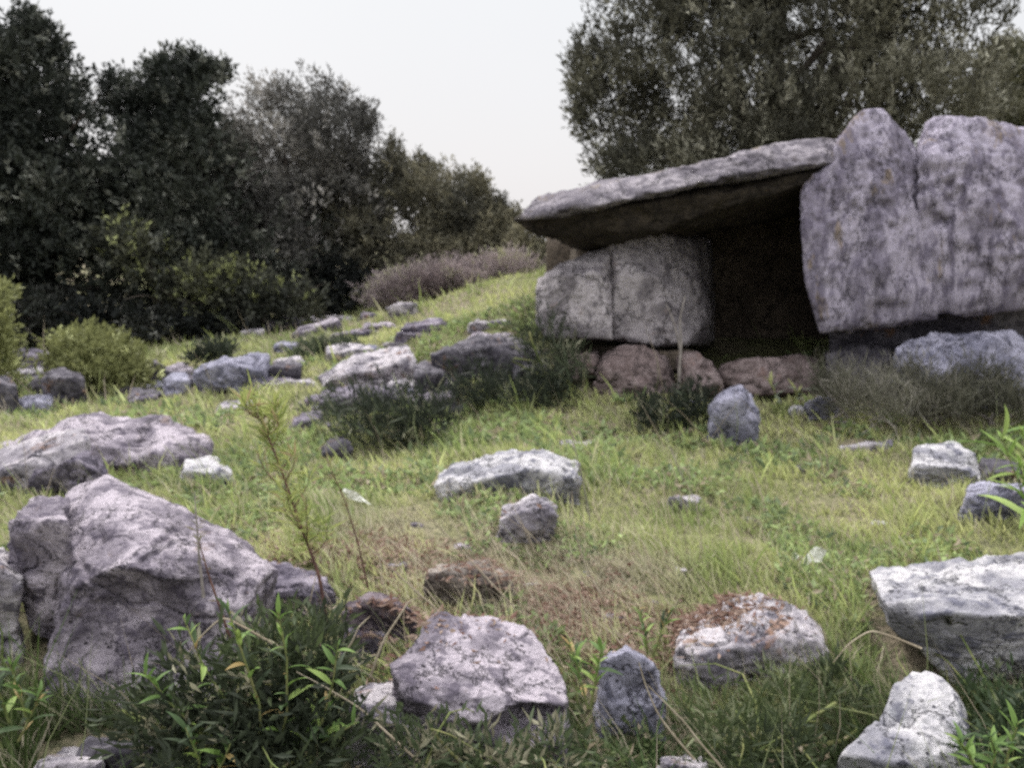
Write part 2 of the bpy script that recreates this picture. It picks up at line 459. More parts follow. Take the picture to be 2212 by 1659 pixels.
# upright slabs
dpart('upright_slab', [P(1733, 395, 6.1), P(1728, 480, 6.0), P(1735, 580, 5.98), P(1748, 650, 5.96), P(1772, 718, 6.0), P(1822, 340, 6.05), P(1840, 712, 5.9), P(1840, 500, 5.93),
                       P(1740, 400, 6.6), P(1830, 350, 6.6), P(1790, 715, 6.6), P(1860, 712, 6.5), P(1860, 420, 6.2)], SLAB, 6, amp=0.012, rough=0.016, strata=0, chips=2, label='narrow pale edge slab beside the chamber mouth')
dpart('upright_slab', [P(1808, 310, 6.05), P(1832, 285, 6.1), P(1845, 252, 6.12), P(1868, 234, 6.15), P(1892, 230, 6.15), P(1918, 238, 6.15), P(1938, 256, 6.1), P(1952, 285, 6.1), P(1980, 335, 6.1), P(2016, 540, 5.96),
                       P(2035, 687, 5.9), P(1830, 712, 5.9), P(1800, 600, 5.95), P(1800, 420, 5.98), P(1900, 400, 5.88), P(1900, 600, 5.82),
                       P(1835, 285, 6.6), P(1895, 250, 6.6), P(1985, 330, 6.6), P(1985, 700, 6.6), P(1830, 715, 6.6)], SLAB, 6, amp=0.010, rough=0.020, strata=0, p=60, chips=0, label='tall slab with a rounded top, taller than the rest')
dpart('upright_slab', [P(1992, 300, 6.05), P(2006, 252, 6.1), P(2045, 240, 6.15), P(2085, 258, 6.2), P(2212, 268, 6.2), P(2420, 300, 6.2), P(2480, 420, 6.1), P(2480, 630, 6.0),
                       P(2212, 662, 5.9), P(1988, 694, 5.9), P(1984, 480, 5.98), P(2100, 400, 5.86), P(2250, 560, 5.8),
                       P(2000, 280, 6.6), P(2400, 310, 6.7), P(2440, 640, 6.7), P(1995, 695, 6.6)], SLAB, 6, amp=0.014, rough=0.022, strata=0, p=70, chips=4, label='widest upright slab running out of the picture')
# chamber: back and right walls, floor stone
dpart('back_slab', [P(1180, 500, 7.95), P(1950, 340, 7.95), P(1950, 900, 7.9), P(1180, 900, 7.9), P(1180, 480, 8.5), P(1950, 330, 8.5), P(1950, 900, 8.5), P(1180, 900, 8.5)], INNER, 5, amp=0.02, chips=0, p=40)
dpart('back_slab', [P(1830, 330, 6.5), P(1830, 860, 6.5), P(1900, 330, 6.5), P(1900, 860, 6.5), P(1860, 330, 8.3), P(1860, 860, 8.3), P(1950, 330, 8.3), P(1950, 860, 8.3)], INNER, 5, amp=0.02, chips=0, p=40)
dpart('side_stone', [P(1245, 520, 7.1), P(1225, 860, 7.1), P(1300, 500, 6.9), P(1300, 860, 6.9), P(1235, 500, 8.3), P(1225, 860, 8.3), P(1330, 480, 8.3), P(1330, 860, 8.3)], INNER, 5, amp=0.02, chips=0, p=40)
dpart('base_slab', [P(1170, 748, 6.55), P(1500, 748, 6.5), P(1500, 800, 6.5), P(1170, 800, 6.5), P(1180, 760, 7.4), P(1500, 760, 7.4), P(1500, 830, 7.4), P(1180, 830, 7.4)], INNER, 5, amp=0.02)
dpart('base_slab', [P(1790, 706, 6.38), P(2212, 652, 6.38), P(2480, 625, 6.38), P(2480, 790, 6.38), P(1790, 820, 6.38), P(1800, 700, 7.2), P(2480, 640, 7.2), P(2480, 830, 7.2), P(1800, 830, 7.2)], DARKR, 5, amp=0.02, chips=0)
# footing stones
dpart('footing_stone', [P(1212, 762, 6.1), P(1290, 758, 6.1), P(1296, 800, 6.0), P(1230, 825, 6.0), P(1212, 762, 6.6), P(1290, 758, 6.6), P(1290, 870, 6.5), P(1220, 870, 6.5)], RED, 5, amp=0.06)
dpart('footing_stone', [P(1285, 790, 6.0), P(1335, 748, 6.05), P(1388, 738, 6.05), P(1432, 770, 6.0), P(1462, 830, 5.95), P(1448, 865, 5.9), P(1400, 885, 5.88), P(1300, 872, 5.9),
                       P(1275, 828, 5.95), P(1360, 820, 5.8), P(1300, 760, 6.5), P(1440, 770, 6.5), P(1460, 880, 6.4), P(1290, 880, 6.4)], RED, 5, amp=0.06, label='largest pinkish footing stone below the pale side stones')
dpart('footing_stone', [P(1472, 770, 6.0), P(1500, 752, 6.05), P(1540, 790, 6.0), P(1560, 835, 5.95), P(1480, 850, 5.9), P(1475, 765, 6.4), P(1550, 790, 6.4), P(1560, 870, 6.4), P(1475, 870, 6.4)], RED, 5, amp=0.06)
dpart('footing_stone', [P(1548, 800, 6.15), P(1600, 775, 6.15), P(1700, 765, 6.2), P(1770, 770, 6.2), P(1775, 850, 6.1), P(1560, 860, 6.1), P(1560, 790, 6.8), P(1770, 775, 6.8), P(1770, 870, 6.8), P(1560, 870, 6.8)], RED, 5, amp=0.05, label='low reddish sill stone across the chamber mouth')
dpart('footing_stone', [P(1930, 800, 5.75), P(1962, 745, 5.8), P(2010, 720, 5.85), P(2120, 706, 5.85), P(2185, 712, 5.8), P(2225, 750, 5.8), P(2270, 830, 5.7), P(2200, 890, 5.55), P(1950, 890, 5.55),
                       P(2060, 780, 5.55), P(1980, 740, 6.4), P(2200, 730, 6.4), P(2250, 890, 6.4), P(1950, 890, 6.4)], BLUE, 6, amp=0.04, rough=0.018, label='blue grey rounded boulder under the right slabs')
dpart('footing_stone', [P(1785, 770, 6.1), P(1850, 745, 6.15), P(1930, 750, 6.1), P(1945, 850, 6.0), P(1790, 860, 6.0), P(1790, 760, 6.6), P(1940, 750, 6.6), P(1940, 870, 6.6), P(1790, 870, 6.6)], DARKR, 5, amp=0.05)

# ---- loose stones
rock('grey lilac stone with a bright left edge standing before the chamber mouth', [(1560, 850), (1602, 826), (1622, 842)], [(1545, 868), (1610, 850), (1636, 893)], [(1530, 955), (1632, 950), (1580, 968)], .30, BLUE, mid=[(1528, 885), (1638, 890)], amp=.06)
rock('small rounded blue grey stone in front of the upright slabs', [(1765, 850), (1795, 855)], [(1748, 870), (1800, 868)], [(1745, 915), (1812, 915)], .20, BLUE, mid=[(1740, 880), (1818, 885)], amp=.08)
rock('tiny white stone between two blue grey stones at the chamber mouth', [(1705, 876), (1735, 874)], [(1700, 885), (1740, 884)], [(1700, 900), (1740, 900)], .1, WHITE, lvl=4)
rock('brown cracked boulder in the bank left of the dolmen', [(950, 742), (1040, 722), (1120, 735)], [(930, 765), (1060, 745), (1175, 775)], [(955, 822), (1060, 840), (1175, 828)], .5, DARKR, amp=.08)
rock('dark stone tucked under the brown boulder in the bank', [(1100, 770), (1180, 775)], [(1110, 790), (1200, 800)], [(1100, 840), (1215, 845)], .4, DARKR, amp=.08)
rock('small lilac stone in the shade under the brown boulder', [(955, 818), (985, 815)], [(950, 828), (990, 828)], [(952, 862), (990, 865)], .18, LILAC)
rock('long pale ledge with dark front in the middle of the slope', [(690, 800), (770, 762), (880, 752)], [(685, 830), (780, 790), (895, 775)], [(690, 845), (800, 815), (900, 800)], .45, PALE, amp=.07)
rock('dark stone under the right end of the long pale ledge', [(760, 785), (880, 768)], [(770, 800), (890, 785)], [(770, 835), (880, 815)], .3, DARKR)
rock('violet boulder on the slope below the tree line', [(430, 785), (490, 765), (570, 772)], [(410, 805), (500, 785), (590, 795)], [(415, 845), (500, 858), (580, 835)], .5, BLUE, amp=.09, group=None)
rock('dark stone beside the right end of the violet boulder', [(585, 778), (640, 775)], [(580, 795), (650, 795)], [(590, 825), (650, 820)], .3, DARKR)
rock('round blue grey stone left of the violet boulder', [(365, 805), (400, 800)], [(355, 820), (415, 820)], [(360, 855), (410, 858)], .25, BLUE, amp=.08)
rock('lilac ledge stone above the dark shrub', [(700, 842), (780, 828), (860, 835)], [(690, 862), (790, 850), (880, 860)], [(700, 890), (800, 905), (880, 895)], .4, LILAC, amp=.08)
rock('low pale stone sloping down left of the dark shrub', [(650, 890), (695, 878)], [(625, 915), (700, 900)], [(620, 935), (700, 930)], .3, LILAC)
rock('dark pitted stone at the foot of the dark shrub', [(695, 950), (745, 940)], [(690, 968), (760, 965)], [(695, 1000), (765, 1000)], .3, DARKR, amp=.1)
rock('dark small stone at the foot of the bank by the dolmen', [(895, 780), (950, 790)], [(890, 800), (965, 810)], [(900, 850), (970, 870)], .3, DARKR, amp=.1)
rock('dark purple stone below the shaded bank', [(960, 870), (1000, 868)], [(955, 880), (1010, 880)], [(955, 905), (1015, 905)], .22, DARKR, amp=.1)
# near the tree line
for k, (x0, x1, yt, yb, m) in enumerate([(555, 620, 700, 716, PALE), (628, 700, 688, 706, PALE), (690, 765, 680, 698, PALE), (835, 905, 652, 690, PALE), (770, 812, 676, 690, LILAC)]):
    lb = ['pale flat stone at the edge of the trees, leftmost of the low row', 'pale flat stone in the low row below the trees, second from its left end',
          'whitish flat stone below the dark opening in the trees', 'hump backed pale stone by the dry purple bush', 'small lilac stone between two pale stones at the tree line'][k]
    rock(lb, [(x0 + 12, yt), (x1 - 12, yt - 1)], [(x0, yt + 6), (x1, yt + 5)], [(x0, yb), (x1, yb)], .35, m, amp=.08, lvl=5)
# left side rubble
rub = [((0, 60), 745, 800, 'dark rubble stone at the left end of the bank', DARKR), ((55, 130), 752, 812, 'brownish rubble stone left of the yellow green bush', LILAC),
       ((-40, 40), 810, 905, 'dark purple rubble block at the picture edge below the rubble bank', DARKR), ((95, 190), 800, 880, 'dark rubble stone in the shadow under the yellow green bush', DARKR),
       ((35, 115), 852, 900, 'rounded blue grey stone among the dark rubble', BLUE), ((300, 360), 770, 830, 'dark stone between the yellow green bush and the violet boulder', DARKR)]
for (x0, x1), yt, yb, lb, m in rub:
    rock(lb, [(x0 + 18, yt), (x1 - 18, yt + 4)], [(x0, yt + 14), ((x0 + x1) / 2, yt + 12), (x1, yt + 18)], [(x0, yb), (x1, yb)], .4, m, amp=.1)
rb = np.random.default_rng(33)
segs = [((330, 830), (620, 800), 15, 'broken stone strewn around the violet boulder'), ((620, 760), (900, 740), 13, 'broken stone at the back edge of the long pale ledge'),
        ((640, 880), (960, 830), 14, 'broken stone strewn beside the lilac ledge stone and the dark shrub'), ((900, 800), (1200, 830), 12, 'broken stone in the shaded bank left of the dolmen footing'),
        ((0, 800), (330, 850), 12, 'broken stone in the rubble under the yellow green bush'), ((1480, 845), (1800, 850), 6, 'broken stone lying before the sill of the chamber mouth'),
        ((480, 720), (900, 690), 7, 'low broken stone on the grass strip below the trees')]
for (a, b, n_, RL) in segs:
    for q in range(n_):
        t_ = (q + rb.uniform(-.3, .3)) / max(n_ - 1, 1)
        uc = a[0] + (b[0] - a[0]) * t_; vc = a[1] + (b[1] - a[1]) * t_ + rb.uniform(-22, 22)
        w_ = rb.uniform(20, 58); h_ = w_ * rb.uniform(.22, .45); tl = rb.uniform(-.25, .15) * w_
        rock(RL, [(uc - w_ * .7, vc - h_ * .6 - tl * .5), (uc + w_ * .6, vc - h_ * .6 + tl * .5)], [(uc - w_, vc - tl), (uc + w_, vc + tl)], [(uc - w_, vc + h_), (uc + w_ * .9, vc + h_)], rb.uniform(.15, .35),
             [PALE, LILAC, DARKR, LILAC, MAUVE, BLUE][int(rb.integers(6))], amp=.06, name='rubble_stone', group='rubble: ' + RL, lvl=4 if w_ < 30 else 5)
RL2 = ['small half buried stone between the leafy plant and the purple crusted stone', 'small half buried stone just right of the yellow green tuft', 'small half buried stone just below the brown hollow stone', 'small half buried stone right of the trodden middle', 'small half buried stone in the grass behind the tallest weed root', 'small half buried stone left of the huge speckled boulder', 'small half buried stone right of the trodden middle, near the broken edged stone', 'small half buried stone above the pale broken edged stone', 'small half buried stone in the grass above the right shoulder of the largest boulder', 'small half buried stone left of the lilac white stone', 'small half buried stone in the straw below the lilac white stone', 'small half buried stone below the lone pale stone', 'small half buried stone in the open grass under the right slabs', 'small half buried stone in the open grass right of the chalky ledge', 'small half buried stone beside the white scrap', 'small half buried stone at the foot of the largest boulder by the left edge', 'small half buried stone on the bare patch right of the flat pitted slab', 'small half buried stone at the left end of the brown stone', 'small half buried stone in open grass above the broken edged stone', 'small half buried stone between the bright white stone and the huge boulder']
for q2, (uc, vc, w_) in enumerate([(700, 1400, 30), (1270, 1240, 26), (1150, 1260, 22), (1320, 1330, 34), (660, 1290, 28), (1850, 1420, 24), (1420, 1300, 22), (1790, 1330, 20), (330, 1090, 22), (900, 1130, 18), (1000, 1180, 24), (1620, 1120, 15), (1730, 1010, 16), (1380, 1010, 16), (560, 1050, 18), (60, 1480, 26), (1250, 1400, 26), (860, 1220, 22), (1470, 1230, 16), (1900, 1130, 18)]):
    h_ = w_ * rb.uniform(.35, .6)
    rock(RL2[q2], [(uc - w_ * .7, vc - h_ * .7), (uc + w_ * .6, vc - h_ * .5)], [(uc - w_, vc), (uc + w_, vc + 3)], [(uc - w_, vc + h_), (uc + w_ * .9, vc + h_)], w_ / 1840 * 2.8 * 1.6, [PALE, WHITE, LILAC, MAUVE][int(rb.integers(4))], amp=.06, name='rubble_stone', group='small stones in the grass')
for (x0, x1, yt, yb, m, lb) in [(1010, 1105, 684, 712, PALE, 'pale ledge stone in the grass just left of the dark spiky shrub'), (845, 990, 842, 890, LILAC, 'broad grey ledge half buried between the dark shrub and the shaded bank'),
        (560, 690, 812, 842, PALE, 'pale flat ledge just below the violet boulder'), (270, 345, 842, 880, LILAC, 'grey stone bedded in grass right under the yellow green bush'),
        (1000, 1150, 712, 742, MAUVE, 'flat mauve ledge on top of the bank left of the dolmen'), (470, 560, 862, 892, PALE, 'pale stone in the grass above the tallest weed'),
        (1130, 1215, 770, 815, RED, 'brownish footing rubble at the foot of the dark spiky shrub'), (620, 720, 905, 935, LILAC, 'grey sloping stone left of the dark shrub in mid slope')]:
    w_ = x1 - x0
    rock(lb, [(x0 + .2 * w_, yt + 6), (x0 + .7 * w_, yt)], [(x0, yt + (yb - yt) * .5), (x0 + .5 * w_, yt + (yb - yt) * .4), (x1, yt + (yb - yt) * .35)], [(x0, yb), (x1, yb)], .4, m, amp=.06, lvl=5)
# long ridge rock at left
rock('long purple ridge of rock with a bright sloping top at the left', [(-160, 1030), (60, 945), (160, 900), (330, 888), (400, 915)], [(-160, 1110, .2), (190, 922, .3), (240, 940, .2), (400, 935, .3), (465, 952, .35)],
     [(-160, 1180), (0, 1068), (250, 1005), (440, 975)], .8, MAUVE, lvl=6, amp=.06, rough=.02, Y=4.3)
rock('pale slab sloping down to the left picture edge in front of the ridge of rock', [(-110, 1010), (60, 948), (185, 915)], [(-120, 1085, 0), (0, 1020, .02), (195, 945, .12)], [(-120, 1180), (0, 1085), (180, 1010)], .35, PALE, Y=4.05, amp=.035, lvl=6)
rock('small grey stone leaning under the ridge of rock', [(90, 1000), (190, 965)], [(70, 1020), (200, 990)], [(60, 1075), (240, 1045)], .3, LILAC, Y=4.0, amp=.1)
rock('white weathered stone in the grass between the ridge and the tall weed', [(400, 992), (470, 985)], [(388, 1015), (440, 1022), (505, 1030)], [(395, 1050), (500, 1050)], .28, WHITE, amp=.09)
# big foreground boulder
rock('largest boulder in front, pale top and dark hollow face', [(160, 1060), (230, 1022), (300, 1052), (430, 1100), (560, 1165)],
     [(130, 1270, .1), (330, 1235, .05), (440, 1215, .1), (520, 1250, .15), (605, 1210, .4)],
     [(92, 1440), (105, 1565), (200, 1610), (335, 1570), (430, 1430), (445, 1345)], .75, MAUVE, Y=2.3, lvl=7, mid=[(118, 1180)], amp=.03, rough=.010, chips=6,
     under=.08, dents=[(P(310, 1400, 2.35), (.26, .24, .20), (-.01, .14, .0)), (P(480, 1290, 2.4), (.14, .15, .06), (0, .10, .0))])
rock('dark lobe of stone against the left flank of the largest boulder', [(60, 1095), (150, 1068)], [(22, 1130), (140, 1120)], [(40, 1235), (85, 1285), (160, 1290)], .4, MAUVE, Y=2.5, mid=[(16, 1170)], amp=.07)
rock('low brownish stone at the right end of the largest boulder', [(560, 1215), (690, 1225)], [(480, 1290), (600, 1262), (720, 1265)], [(470, 1335), (620, 1345), (740, 1320)], .35, LILAC, amp=.08)
rock('pale stone cut off by the left picture edge', [(-140, 1195), (10, 1190)], [(-140, 1230), (35, 1225)], [(-140, 1400), (25, 1395), (45, 1300)], .4, PALE, Y=2.45, amp=.07)
rock('pale stone at the bottom left corner below the largest boulder', [(110, 1622), (190, 1618)], [(70, 1650), (215, 1645)], [(60, 1720), (220, 1720)], .3, PALE, Y=1.95, amp=.07)
rock('dark stone lying in the shade below the largest boulder', [(190, 1590), (330, 1585)], [(180, 1610), (345, 1605)], [(180, 1680), (350, 1670)], .3, DARKR, Y=2.05, amp=.07)
# centre foreground
rock('flat pitted slab in front with a bright top and a deep blue broken face', [(842, 1430, .12), (936, 1317, .32), (1045, 1326, .34), (1140, 1356, .30), (1203, 1428, .20), (1238, 1508, .08)],
     [(853, 1468, .03), (872, 1504, .0), (955, 1534, -.01), (1034, 1562, -.02), (1110, 1562, -.01), (1206, 1552, .02)],
     [(940, 1530), (1050, 1580), (1200, 1578)], .3, MAUVE, Y=2.08, lvl=7, amp=.014, rough=.010, p=120, chips=5, under=.22, dents=[(P(1135, 1575, 2.08), (.10, .14, .04), (0, .12, 0))])
rock('broken grey stone propping the left side of the flat pitted slab', [(785, 1475), (860, 1470)], [(755, 1530), (840, 1545), (900, 1560)], [(750, 1585), (830, 1610), (920, 1610)], .25, PALE, Y=2.08, amp=.05, lvl=6)
rock('dark low stone under the flat pitted slab at the bottom edge', [(840, 1590), (1230, 1585)], [(800, 1615), (1000, 1625), (1255, 1615)], [(800, 1740), (1260, 1740)], .25, rock_mat('shade_dark_stone', (.11, .10, .12), (.04, .036, .045), .6), Y=2.12, amp=.06)  # extra dark stone colour stands in for the shade under the slab
rock('purple stone with an orange crust behind the flat pitted slab', [(790, 1275), (880, 1285)], [(755, 1310), (860, 1305), (915, 1330)], [(750, 1385), (850, 1415), (900, 1385)], .3, rock_mat('crusted_stone', (.22, .18, .20), (.07, .055, .07), .6, rust=.12, rustc=(.26, .15, .11)), amp=.09)
rock('brown stone with a pale rim over a dark hollow', [(960, 1222), (1060, 1212)], [(925, 1245), (1010, 1228), (1110, 1262)], [(930, 1300), (1020, 1322), (1130, 1315)], .35, rock_mat('brown_stone', (.30, .26, .235), (.07, .055, .05), .7), amp=.09)
rock('lilac stone split off below the purple crusted stone', [(760, 1335), (830, 1340)], [(740, 1360), (850, 1365)], [(730, 1420), (830, 1450)], .25, LILAC, amp=.09)
rock('wide ledge with a chalky top and shaded right end in mid grass', [(960, 1000), (1040, 975), (1180, 968), (1250, 990)], [(945, 1035), (1090, 1030, .05), (1130, 1012), (1255, 1022)],
     [(935, 1080), (1080, 1075), (1255, 1062)], .6, WHITE, amp=.06, lvl=6)
rock('lilac white stone standing below the chalky ledge', [(1090, 1085), (1150, 1060), (1195, 1075)], [(1070, 1120), (1150, 1105), (1200, 1100)], [(1075, 1180), (1130, 1190), (1185, 1150)], .28, PALE, amp=.09)
rock('small flat stone just above the chalky ledge', [(1215, 952), (1275, 950)], [(1205, 960), (1285, 958)], [(1205, 972), (1285, 970)], .2, PALE, lvl=4)
rock('small pale stone alone in the middle of the grass', [(1455, 1068), (1505, 1066)], [(1442, 1080), (1520, 1078)], [(1445, 1108), (1520, 1105)], .2, PALE, amp=.09)
rock('pale flat strip of stone in the grass before the right slabs', [(1830, 955), (1915, 950)], [(1815, 966), (1930, 960)], [(1815, 980), (1930, 972)], .25, PALE, amp=.06)
# right
rock('bright white stone with a dark right side by the right edge', [(1985, 962), (2050, 955), (2100, 972)], [(1960, 1005), (2030, 1010), (2130, 1010)], [(1965, 1050), (2060, 1060), (2130, 1045)], .35, WHITE, amp=.08)
rock('dark blue stone with a white tip under the bright white stone', [(2100, 1045), (2200, 1040)], [(2072, 1065), (2150, 1070), (2230, 1060)], [(2080, 1110), (2150, 1140), (2230, 1140)], .3, BLUE, amp=.08)
rock('dark wedge of stone between the two stones at the right edge', [(2130, 990), (2190, 1000)], [(2110, 1020), (2200, 1025)], [(2080, 1050), (2210, 1060)], .25, DARKR, amp=.08, Y=4.3)
rock('huge speckled boulder at the right edge with blue lichen', [(1895, 1222), (1960, 1198), (2110, 1188), (2300, 1182), (2520, 1210)], [(1880, 1290, .1), (1985, 1300, 0), (2100, 1310, -.02), (2500, 1330, 0)],
     [(1935, 1350, ), (2010, 1430), (2060, 1472), (2115, 1478), (2190, 1425), (2500, 1420)], .75, WHITE, Y=2.45, lvl=7, mid=[(1874, 1255)], amp=.035, rough=.014, sink=0.0, seed=5, chips=8, under=.14)
rock('slanting white rock at the lower right with one blue lichen patch', [(1862, 1545, .12), (1968, 1438, .26), (2012, 1438, .26), (2092, 1500, .2), (2115, 1565, .1)], [(1795, 1628, .03), (1950, 1648, 0), (2095, 1612, .02)],
     [(1800, 1690), (1950, 1700), (2095, 1670)], .26, WHITE, Y=2.05, lvl=6, amp=.03, rough=.010, chips=6)
rock('pale broken edged stone with a shadowed front and red soil on top', [(1500, 1330), (1560, 1302), (1700, 1300), (1770, 1320)], [(1460, 1400, .05), (1550, 1420, .0), (1640, 1390, .05), (1775, 1375, .1)],
     [(1470, 1470), (1570, 1500), (1700, 1490), (1780, 1430)], .30, PALE, Y=2.5, lvl=6, amp=.07, rough=.014)
rock('pointed blue purple stone right of the flat pitted slab', [(1315, 1392), (1352, 1386), (1400, 1420)], [(1285, 1435), (1335, 1415), (1450, 1470)], [(1282, 1570), (1360, 1605), (1455, 1590)], .22, BLUE, under=0, lvl=6, amp=.07)
rock('rounded pale stone at the bottom edge near the dry stalks', [(1440, 1628), (1510, 1630)], [(1415, 1645), (1535, 1650)], [(1410, 1720), (1540, 1720)], .25, PALE, Y=1.95, amp=.06)
rock('small grey stone half hidden in the dark grass', [(1640, 1535), (1690, 1535)], [(1625, 1550), (1700, 1552)], [(1625, 1572), (1700, 1572)], .12, BLUE, amp=.08)

# ------------------------------------------------------------------ foliage
def leaves_mesh(name, pos, direc, length, width, cols, mat, side=None):
    """diamond leaves: pos (n,3) foot, direc unit, length, width (n)"""
    n = len(pos)
    if side is None:
        side = np.cross(direc, rng.normal(size=(n, 3)))
        side /= np.linalg.norm(side, axis=1)[:, None] + 1e-9
    L = np.asarray(length)[:, None]; Wd = np.asarray(width)[:, None]
    m = pos + direc * L * 0.45
    up = np.cross(side, direc) * Wd * 0.35
    v = np.stack([pos, m + side * Wd * 0.5 + up, pos + direc * L, m - side * Wd * 0.5 + up], 1).reshape(-1, 3)
    c = np.repeat(cols, 4, 0)
    k = np.arange(n)[:, None] * 4
    f = np.concatenate([k, k + 1, k + 2, k, k + 2, k + 3], 1).ravel()
    return mesh_np(name, v, f, np.full(n * 2, 3), mat, False, c)

def tube(V, F, pts, rad, sides=6):
    pts = np.asarray(pts, float); b0 = sum(len(v) for v in V)
    for j, p_ in enumerate(pts):
        d = pts[min(j + 1, len(pts) - 1)] - pts[max(j - 1, 0)]; d /= np.linalg.norm(d) + 1e-9
        a = np.cross(d, [0.3, 1, 0.1]); a /= np.linalg.norm(a) + 1e-9; b = np.cross(d, a)
        th = np.arange(sides) * 2 * math.pi / sides
        V.append(p_ + rad[j] * (np.cos(th)[:, None] * a + np.sin(th)[:, None] * b))
    for j in range(len(pts) - 1):
        for s in range(sides):
            q = b0 + j * sides; t = (s + 1) % sides
            F.append([q + s, q + t, q + sides + t, q + sides + s])
def tube_obj(name, tubes, mat, parent=None, sides=6):
    V, F = [], []
    for pts, rad in tubes: tube(V, F, pts, rad, sides)
    V = np.concatenate(V); F = np.array(F)
    off = np.array(parent.location[:]) if parent else 0
    return link(name, mesh_np(name, V - off, F.ravel(), np.full(len(F), 4), mat, True), parent)
def curve_pts(a, b, bend, n=6):
    a, b = np.asarray(a, float), np.asarray(b, float)
    t = np.linspace(0, 1, n)[:, None]
    return a + (b - a) * t + np.asarray(bend) * np.sin(t * math.pi)

def spiky(lobes, k, seed):
    r = np.random.default_rng(seed + 500); out_ = list(lobes)
    for _ in range(k):
        L = lobes[int(r.integers(len(lobes)))]
        a = r.uniform(-1.2, 1.2)
        out_.append((L[0] + math.sin(a) * L[3] * .95, L[1] - math.cos(a) * L[4] * .95, L[2] + r.uniform(-.2, .2), r.uniform(10, 24), r.uniform(22, 50), r.uniform(.15, .3)))
    return out_
def crown_pts(lobes, n, seed, gap=0.0, gapf=1.3, shell=0.35, lf=0.15):
    r = np.random.default_rng(seed)
    C = np.array([P(u, v, Y) for (u, v, Y, *_) in lobes])
    Rd = np.array([[ru / FPX * Y, ry, rv / FPX * Y] for (_, _, Y, ru, rv, ry) in lobes])
    wgt = (Rd[:, 0] * Rd[:, 2]) ** 1.0; wgt /= wgt.sum()
    k = r.choice(len(lobes), n, p=wgt)
    d = r.normal(size=(n, 3)); d /= np.linalg.norm(d, axis=1)[:, None]
    rad = r.random(n) ** shell
    rough = 1 + 0.34 * fbm(d * 1.0 + k[:, None] * 5.1, 2.6, 3, seed)
    p = C[k] + d * Rd[k] * (rad * rough)[:, None]
    if gap > 0:
        nz = fbm(p, gapf, 3, seed + 2)
        keep = nz > (-0.9 + gap + 0.45 * np.clip(rad - .75, 0, 1) / .25 + r.normal(size=n) * 0.08)
        p, d, rad, k = p[keep], d[keep], rad[keep], k[keep]
    return p, d, rad, k
def tree(name, label, cat, lobes, base, n_twig, per, leaf, cols, seed, up=0.5, gap=0.5, gapf=1.3, lean=(-0.15, 0, 0), trunk_r=0.16, mat=LEAF, group=None, spread=0.12, shell=0.35, bark=BARK, crown='crown', trunk='trunk', limbs=7):
    r = np.random.default_rng(seed)
    b0 = np.array(base, float)
    T = empty(name, b0); tag(T, label, cat, group)
    nl = len(lobes)
    if cat == 'tree' or name == 'tall_shrub': lobes = spiky(lobes, 22, seed)
    p, d, rad, k = crown_pts(lobes, n_twig, seed, gap, gapf, shell)
    n = len(p)
    td = d * 0.7 + np.array([0, 0, up]) + np.array(lean) + r.normal(size=(n, 3)) * 0.35
    td /= np.linalg.norm(td, axis=1)[:, None]
    tl = spread * r.uniform(0.6, 1.6, n)
    # leaves along each twig
    s = r.random((n, per)); P0 = p[:, None, :] + td[:, None, :] * (s * tl[:, None])[..., None] + r.normal(size=(n, per, 3)) * spread * 0.16
    ld = td[:, None, :] + r.normal(size=(n, per, 3)) * 0.55
    ld /= np.linalg.norm(ld, axis=2)[..., None]
    P0 = P0.reshape(-1, 3); ld = ld.reshape(-1, 3)
    L = leaf[0] * r.uniform(0.6, 1.4, len(P0)); Wd = leaf[1] * r.uniform(0.7, 1.3, len(P0))
    c1, c2, c3 = [np.array(c) for c in cols]
    m = np.clip(0.42 + 1.1 * fbm(p, 1.7, 3, seed + 4) + r.normal(size=n) * 0.2, 0, 1)
    tw = c1 * (1 - m[:, None]) + c2 * m[:, None]
    hl = r.random(n) < 0.05 + 0.22 * (m > .75); tw[hl] = c3
    cc = np.repeat(tw, per, 0) * r.uniform(0.75, 1.25, (len(P0), 1))
    me = leaves_mesh(crown, P0 - b0, ld, L, Wd, cc, mat)
    link(crown, me, T)
    # trunk with limbs reaching the lobes
    C = [P(u, v, Y) for (u, v, Y, *_) in lobes[:nl]]
    tubes = []
    fork = b0 + (np.mean(C, 0) - b0) * 0.30
    tubes.append((curve_pts(b0 - [0, 0, .15], fork, [0.06, 0, 0]), np.linspace(trunk_r, trunk_r * .7, 6)))
    order = sorted(range(len(C)), key=lambda q: -lobes[q][3] * lobes[q][4])[:limbs]
    for q in order:
        e_ = C[q]; mid_b = r.normal(size=3) * 0.12
        tubes.append((curve_pts(fork, e_, mid_b), np.linspace(trunk_r * .55, trunk_r * .12, 6)))
        for _ in range(3):
            f_ = e_ + r.normal(size=3) * np.array([lobes[q][3] / FPX * lobes[q][2] * .6, .3, lobes[q][4] / FPX * lobes[q][2] * .6])
            st = fork + (e_ - fork) * r.uniform(.5, .95)
            tubes.append((curve_pts(st, f_, r.normal(size=3) * .06, 5), np.linspace(trunk_r * .22, trunk_r * .04, 5)))
    tube_obj(trunk, tubes, bark, T)
    return T
def gb(x, y): return (x, y, float(gz(x, y)[0]))
DG0 = [(0.018, 0.022, 0.018), (0.05, 0.056, 0.044), (0.16, 0.165, 0.14)]
DG = [(0.02, 0.023, 0.022), (0.06, 0.063, 0.054), (0.16, 0.16, 0.145)]
OG = [(0.075, 0.073, 0.068), (0.18, 0.17, 0.155), (0.36, 0.34, 0.32)]
TG = 'trees and tall shrubs behind the slope'
X = lambda u, Y: float(P(u, 600, Y)[0])
